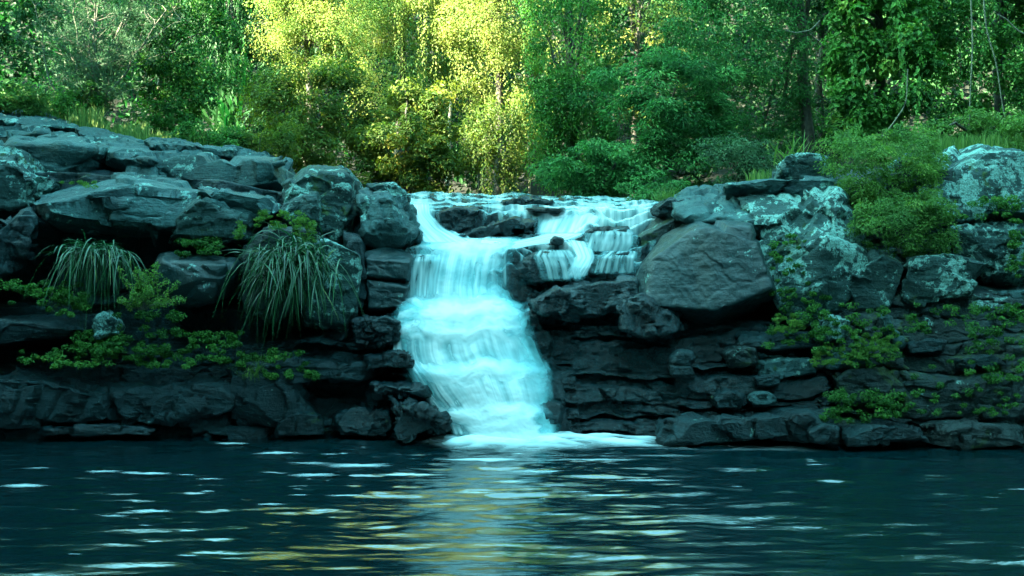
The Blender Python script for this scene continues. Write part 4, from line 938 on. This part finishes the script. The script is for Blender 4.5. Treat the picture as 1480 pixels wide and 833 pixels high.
for i, (pts_, d_, lab) in enumerate([([(1418, -60), (1424, 40), (1440, 90), (1448, 150), (1462, 210)], 22.3, "long pale curving vine stem hanging at the right edge"),
                                     ([(1400, -60), (1406, 60), (1402, 140), (1400, 215)], 22.4, "straight thin vine stem left of the long curving one"),
                                     ([(1500, 60), (1470, 44), (1455, 28), (1440, 20)], 22.2, "bare forked pale branch poking in from the right edge"),
                                     ([(1268, 205), (1290, 180), (1310, 150), (1312, 100)], 22.5, "thin pale stem rising out of the light green bush"),
                                     ([(1185, 30), (1172, 44), (1150, 48), (1135, 44)], 23.0, "pale crooked branch beside the dark straight trunk")]):
    q = np.array([P(x, y, d_) for x, y in pts_]); t = np.linspace(0, len(q) - 1, 24)
    q = np.stack([np.interp(t, np.arange(len(q)), q[:, j]) for j in range(3)], 1); k = np.array([.25, .5, .25])
    for _ in range(3): q[1:-1] = .25 * q[:-2] + .5 * q[1:-1] + .25 * q[2:]
    V, Fc = tube(q, np.linspace(.02, .011, 24), 6)
    tag(link('liana' if 'vine' in lab else 'bare_branch', mesh('stem', V, Fc, M['twig']), origin=q[-1]), lab, 'vine' if 'vine' in lab else 'branch')

# ---- blade plants
def blades(c, n, ln, wd, rng, spread, droop, up=.6, front=.0, k=7):
    Vs, Fs, Rn, o = [], [], [], 0
    s = np.linspace(0, 1, k)
    for i in range(n):
        az = rng.uniform(0, 2 * np.pi); out = np.array([math.cos(az), math.sin(az) - front, 0]); out = out / max(.3, np.linalg.norm(out))
        b0 = c + np.array([rng.normal(0, spread[0]), rng.normal(0, spread[1]), rng.normal(0, spread[2])])
        l = ln * rng.uniform(.4, 1.3); e = rng.uniform(.25, 1.0); u_ = up * rng.uniform(.5, 1.4); dr_ = droop * rng.uniform(.3, 1.4)
        pth = b0 + l * (e * out * s[:, None] ** .9 + np.array([0, 0, 1]) * (u_ * s - dr_ * s ** 2.0)[:, None])
        side = norm(np.cross(np.gradient(pth, axis=0), np.array([0, 0, 1.]) + .3 * rng.normal(size=3)))
        w_ = wd * rng.uniform(.7, 1.3) * np.sin(np.pi * (.12 + .86 * s)) ** .7
        Vs.append(np.stack([pth - side * w_[:, None] / 2, pth + side * w_[:, None] / 2], 1).reshape(-1, 3))
        Fs.append(np.array([(2 * j, 2 * j + 1, 2 * j + 3, 2 * j + 2) for j in range(k - 1)]) + o); o += 2 * k
        Rn.append(np.full(2 * k, np.clip(rng.normal(.45, .22), 0, 1)))
    return np.concatenate(Vs), np.concatenate(Fs), np.concatenate(Rn)
def blade_plant(name, label, px, py, d, n, ln, wd, spread, droop, up, mat, seed, front=.6, cat='plant', group=None):
    rng = np.random.default_rng(seed); c = P(px, py, d)
    V, Fc, rn = blades(c * 0, n, ln, wd, rng, spread, droop, up, front)
    o = link(name, mesh(name, V, Fc, M[mat], attrs={"rnd": rn})); o.location = c
    return tag(o, label, cat, group)
blade_plant('mat_rush', "larger clump of long drooping dark green blades left of the falls", 420, 384, 15.2, 900, .76, .018, (.24, .12, .16), 1.35, .75, 'blade', 1)
blade_plant('mat_rush', "smaller clump of long drooping blades hanging under the big overhang", 138, 368, 15.3, 520, .68, .017, (.20, .12, .06), 1.35, .6, 'blade', 2)
blade_plant('grass_tuft', "small bright grass tuft growing at the right end of the river lip", 962, 290, 17.9, 150, .34, .008, (.09, .07, .02), .45, .95, 'grassy', 3, 0.1)
blade_plant('fern', "upright yellow-green fern beside the upright block on the right bank", 1150, 242, 18.6, 60, .62, .03, (.14, .08, .02), .35, 1.0, 'grassy', 4, 0.1)
blade_plant('fern', "small bright fern growing on the low damp slab under the larger clump", 366, 545, 14.95, 110, .30, .008, (.08, .05, .03), .5, .9, 'grassy', 5, .3)
blade_plant('fern', "upright leafy palm-like plant in the dark gap left of the golden tree", 330, 190, 29.5, 46, 1.9, .09, (.3, .2, .1), .45, 1.1, 'lf_dark', 6, .2)
# grass on the bank
rng = np.random.default_rng(44); Vs, Fs, Rn, o_ = [], [], [], 0
for (x0, x1, y, d_, n_, h_) in [(140, 214, 200, 21.9, 420, .34), (96, 150, 180, 22.0, 360, .4), (-40, 100, 160, 22.8, 700, .35), (214, 300, 208, 22.4, 260, .3), (1080, 1140, 262, 18.9, 160, .22), (1215, 1330, 216, 18.6, 260, .2), (1350, 1500, 212, 18.6, 420, .24)]:
    for _ in range(n_):
        c = P(rng.uniform(x0, x1), y + rng.uniform(-2, 5), d_ + rng.uniform(-.3, .9))
        h = h_ * rng.uniform(.5, 1.2); dx = rng.normal(0, .25) * h; dy = rng.normal(0, .25) * h; w_ = .011
        Vs += [c + [-w_, 0, -.1], c + [w_, 0, -.1], c + [dx * .4 + w_ * .7, dy * .4, h * .6], c + [dx * .4 - w_ * .7, dy * .4, h * .6], c + [dx + .002, dy, h], c + [dx - .002, dy, h]]
        Fs += [(o_, o_ + 1, o_ + 2, o_ + 3), (o_ + 3, o_ + 2, o_ + 4, o_ + 5)]; o_ += 6; Rn += [rng.uniform(0, 1)] * 6
tag(link('grass', mesh('grass', np.array(Vs), np.array(Fs), M['grassy'], attrs={"rnd": Rn})), kind='stuff')

# ---- creepers and small leafy growth in the crevices
def growth(patches, L0, W0, mat, seed, style='crown', name='ground_cover'):
    rng = np.random.default_rng(seed); arrs = []
    for (x0, x1, y0, y1, d0, d1, n_, r, per, tone) in patches:
        t = rng.uniform(0, 1, n_); px = rng.uniform(x0, x1, n_); py = y0 + (y1 - y0) * t; dd = d1 + (d0 - d1) * t + rng.normal(0, .05, n_)
        cs = np.array([P(a, b_, c_) for a, b_, c_ in zip(px, py, dd)])
        arrs.append(clump_leaves(cs, np.full((n_, 3), r) * rng.uniform(.5, 1.4, n_)[:, None] * np.array([1, .8, .6]), per, L0, W0, rng, style, np.clip(tone + .15 * rng.normal(size=n_), 0, 1)))
    tag(link(name, join_leaves(name, arrs, mat)), kind='stuff')
#  (px0, px1, py0(top), py1(bottom), depth at bottom, depth at top, clumps, radius, leaves each, tone)
growth([(-20, 118, 408, 448, 15.0, 15.3, 46, .085, 56, .35), (84, 125, 420, 456, 14.9, 15.1, 20, .09, 60, .5), (30, 165, 500, 532, 14.75, 15.2, 46, .07, 46, .6), (110, 180, 480, 510, 14.8, 15.2, 30, .09, 60, .5),
        (160, 262, 450, 520, 14.9, 15.2, 50, .08, 50, .25), (200, 280, 505, 530, 14.9, 15.3, 24, .065, 46, .5), (270, 350, 480, 520, 15.0, 15.4, 40, .08, 55, .4), (255, 320, 345, 368, 15.4, 15.7, 30, .08, 60, .3),
        (380, 460, 525, 545, 14.9, 15.1, 22, .07, 50, .5), (310, 400, 512, 530, 15.0, 15.3, 24, .07, 50, .3), (390, 440, 505, 520, 14.9, 15.1, 10, .08, 40, .5)], .05, .03, 'lf_mid', 70)
growth([(1130, 1200, 420, 470, 14.9, 15.3, 30, .075, 45, .3), (1180, 1300, 440, 530, 14.55, 15.0, 60, .075, 40, .3), (1185, 1300, 565, 608, 14.25, 14.4, 50, .085, 50, .3), (1110, 1200, 462, 500, 14.8, 15.1, 30, .07, 45, .35), (1090, 1180, 340, 430, 15.2, 15.6, 40, .07, 45, .3),
        (1300, 1480, 440, 480, 14.5, 14.9, 34, .075, 36, .25), (1300, 1480, 520, 600, 14.2, 14.6, 40, .065, 36, .25), (1400, 1480, 440, 560, 14.3, 14.8, 40, .09, 50, .3), (1385, 1480, 285, 320, 15.9, 16.2, 26, .09, 60, .4), (1460, 1500, 330, 400, 15.5, 15.8, 20, .09, 60, .4)], .05, .025, 'lf_mid', 71)
growth([(370, 445, 306, 330, 15.35, 15.6, 40, .07, 70, .5), (425, 455, 318, 350, 15.3, 15.5, 20, .06, 60, .6), (340, 352, 318, 345, 15.3, 15.5, 10, .06, 60, .4), (90, 140, 262, 272, 16.1, 16.6, 10, .06, 60, .4), (1120, 1160, 455, 480, 14.75, 15.0, 26, .05, 80, .5), (1230, 1300, 480, 520, 14.5, 14.8, 60, .05, 80, .4), (1170, 1260, 500, 530, 14.5, 14.8, 40, .05, 80, .6)], .03, .014, 'lf_bright', 72, 'fine', 'moss')
rng = np.random.default_rng(81); c0 = P(205, 448, 14.85)
V_l, sp = [], []
for i in range(26):
    e = P(rng.uniform(170, 266), rng.uniform(380, 440), 14.8 + rng.uniform(-.25, .2)); p_ = wander(c0, e, 8, .06, rng); sp.append(tube(p_ - c0, np.linspace(.008, .003, 8), 4)); V_l.append(p_[3:])
root = empty('leafy_shrub', c0, "small yellow-green bush sprouting in front of the smooth grey boulder", 'shrub')
V, Fc = merge(sp); link('stem', mesh('stem', V, Fc, M['twig']), root)
cs = np.concatenate(V_l) - c0; V, Fc, rn = clump_leaves(cs, np.full((len(cs), 3), .055), 24, .04, .022, rng, 'crown', np.clip(.5 + .2 * rng.normal(size=len(cs)), 0, 1))
link('crown', mesh('crown', V, Fc, M['lf_bright'], smooth=False, attrs={"rnd": rn}), root)

# ---- far forest and the leafy masses added round the gorge to block light
def woods_and_blockers(xs, ys, n, hmin, hmax, L0, W0, mat, seed, keep):
    rng = np.random.default_rng(seed); x = rng.uniform(*xs, n); y = rng.uniform(*ys, n); k = keep(x, y); x, y = x[k], y[k]
    z = ground_z(x, y) + rng.uniform(hmin, hmax, len(x)) * (.55 + .45 * np.clip(fbm(np.stack([x * .3, y * .3, x * 0], 1), 2) + .5, 0, 1))
    cs = np.stack([x, y, z], 1)
    rs = np.full((len(x), 3), 1.0) * rng.uniform(.6, 1.5, len(x))[:, None]
    tn = np.clip(.35 + .2 * rng.normal(size=len(x)), 0, 1)
    V, Fc, rn = clump_leaves(cs, rs, 34, L0, W0, rng, 'crown', tn)
    tag(link('woods_and_blockers', mesh('woods_and_blockers', V, Fc, M[mat], smooth=False, attrs={"rnd": rn})), kind='stuff')
woods_and_blockers((-26, 26), (35.5, 50), 2600, 0, 13, .34, .17, 'lf_dark', 101, lambda x, y: (np.abs(x) < .62 * y + 2))
woods_and_blockers((-60, 60), (-34, 40), 2600, 0, 8, .8, .45, 'lf_dark', 102, lambda x, y: ((-x > .514 * np.maximum(y, 0) + 4.5) & (y < 21 + .62 * (x + 6))) | (x > .514 * np.maximum(y, 0) + 5.5) | (y < -8))  # unseen leaf cover on the slopes, added to block sun and sky
woods_and_blockers((-22, -14.6), (26.5, 33.5), 170, 0, 13, .34, .17, 'lf_dark', 103, lambda x, y: x > -30)  # tree group added to throw shade on the dark forest gap
woods_and_blockers((-18, -13), (17, 22.5), 220, 0, 11, .34, .17, 'lf_dark', 104, lambda x, y: (-x > .514 * y + 2.6))   # unseen trees added to shade the left-bank trees and grass
# ---- which repeats belong together
for o in list(scene.objects):
    if o.parent is not None or "category" not in o or "group" in o: continue
    c, x, y = o["category"], o.location.x, o.location.y
    if c in ("boulder", "rock slab"):
        river = any(w_ in o["label"] for w_ in ("river", "cascade", "veil", "washed by water", "top lip", "first drop"))
        o["group"] = "rocks standing in the river" if river else ("boulders and slabs of the left bank" if x < -.8 else "boulders and slabs of the right bank")
    elif c == "tree": o["group"] = "forest trees behind the falls"
    elif c == "shrub": o["group"] = "shrubs along the banks"
    elif c == "vine": o["group"] = "bare vine stems hanging on the right"
    elif c == "plant": o["group"] = "tufts and ferns growing on the rocks"
# ------------------------------------------------------------------ light, sky, camera
SUN_AZ = (-0.85, -0.53); SUN_EL = math.radians(30)
to_sun = Vector((SUN_AZ[0] * math.cos(SUN_EL), SUN_AZ[1] * math.cos(SUN_EL), math.sin(SUN_EL)))
sl = bpy.data.lights.new("Sun", 'SUN'); sl.energy = 4.5; sl.angle = math.radians(.5); sl.color = (1, .9, .68)
so = bpy.data.objects.new("Sun", sl); COL.objects.link(so); so.rotation_euler = (-to_sun).to_track_quat('-Z', 'Y').to_euler(); so.location = (-40, -10, 40)
w = bpy.data.worlds.new("World"); scene.world = w; w.use_nodes = True
nt = w.node_tree; bg = nt.nodes["Background"]
sky = nt.nodes.new("ShaderNodeTexSky"); sky.sky_type = 'NISHITA'; sky.sun_disc = False
sky.sun_elevation = SUN_EL; sky.sun_rotation = math.atan2(SUN_AZ[0], SUN_AZ[1])
tint = nt.nodes.new("ShaderNodeMix"); tint.data_type = 'RGBA'; tint.blend_type = 'MULTIPLY'; tint.inputs[0].default_value = 1
nt.links.new(sky.outputs[0], tint.inputs[6]); tint.inputs[7].default_value = (.58, 1.15, .79, 1)
nt.links.new(tint.outputs[2], bg.inputs[0]); bg.inputs[1].default_value = .15

cam = bpy.data.cameras.new("Camera"); cam.lens = 35; cam.sensor_width = 36; cam.clip_end = 2000; cam.shift_y = -31.5 / 1480
co = bpy.data.objects.new("Camera", cam); COL.objects.link(co); co.location = (0, 0, H_CAM); co.rotation_euler = (math.radians(90), 0, 0)
scene.camera = co
scene.view_settings.view_transform = 'Standard'; scene.view_settings.look = 'None'; scene.view_settings.exposure = 4.3; scene.view_settings.gamma = 1
cy = scene.cycles
cy.use_denoising = True; cy.max_bounces = 6; cy.diffuse_bounces = 3; cy.glossy_bounces = 3; cy.transmission_bounces = 3; cy.transparent_max_bounces = 14
cy.sample_clamp_indirect = 6
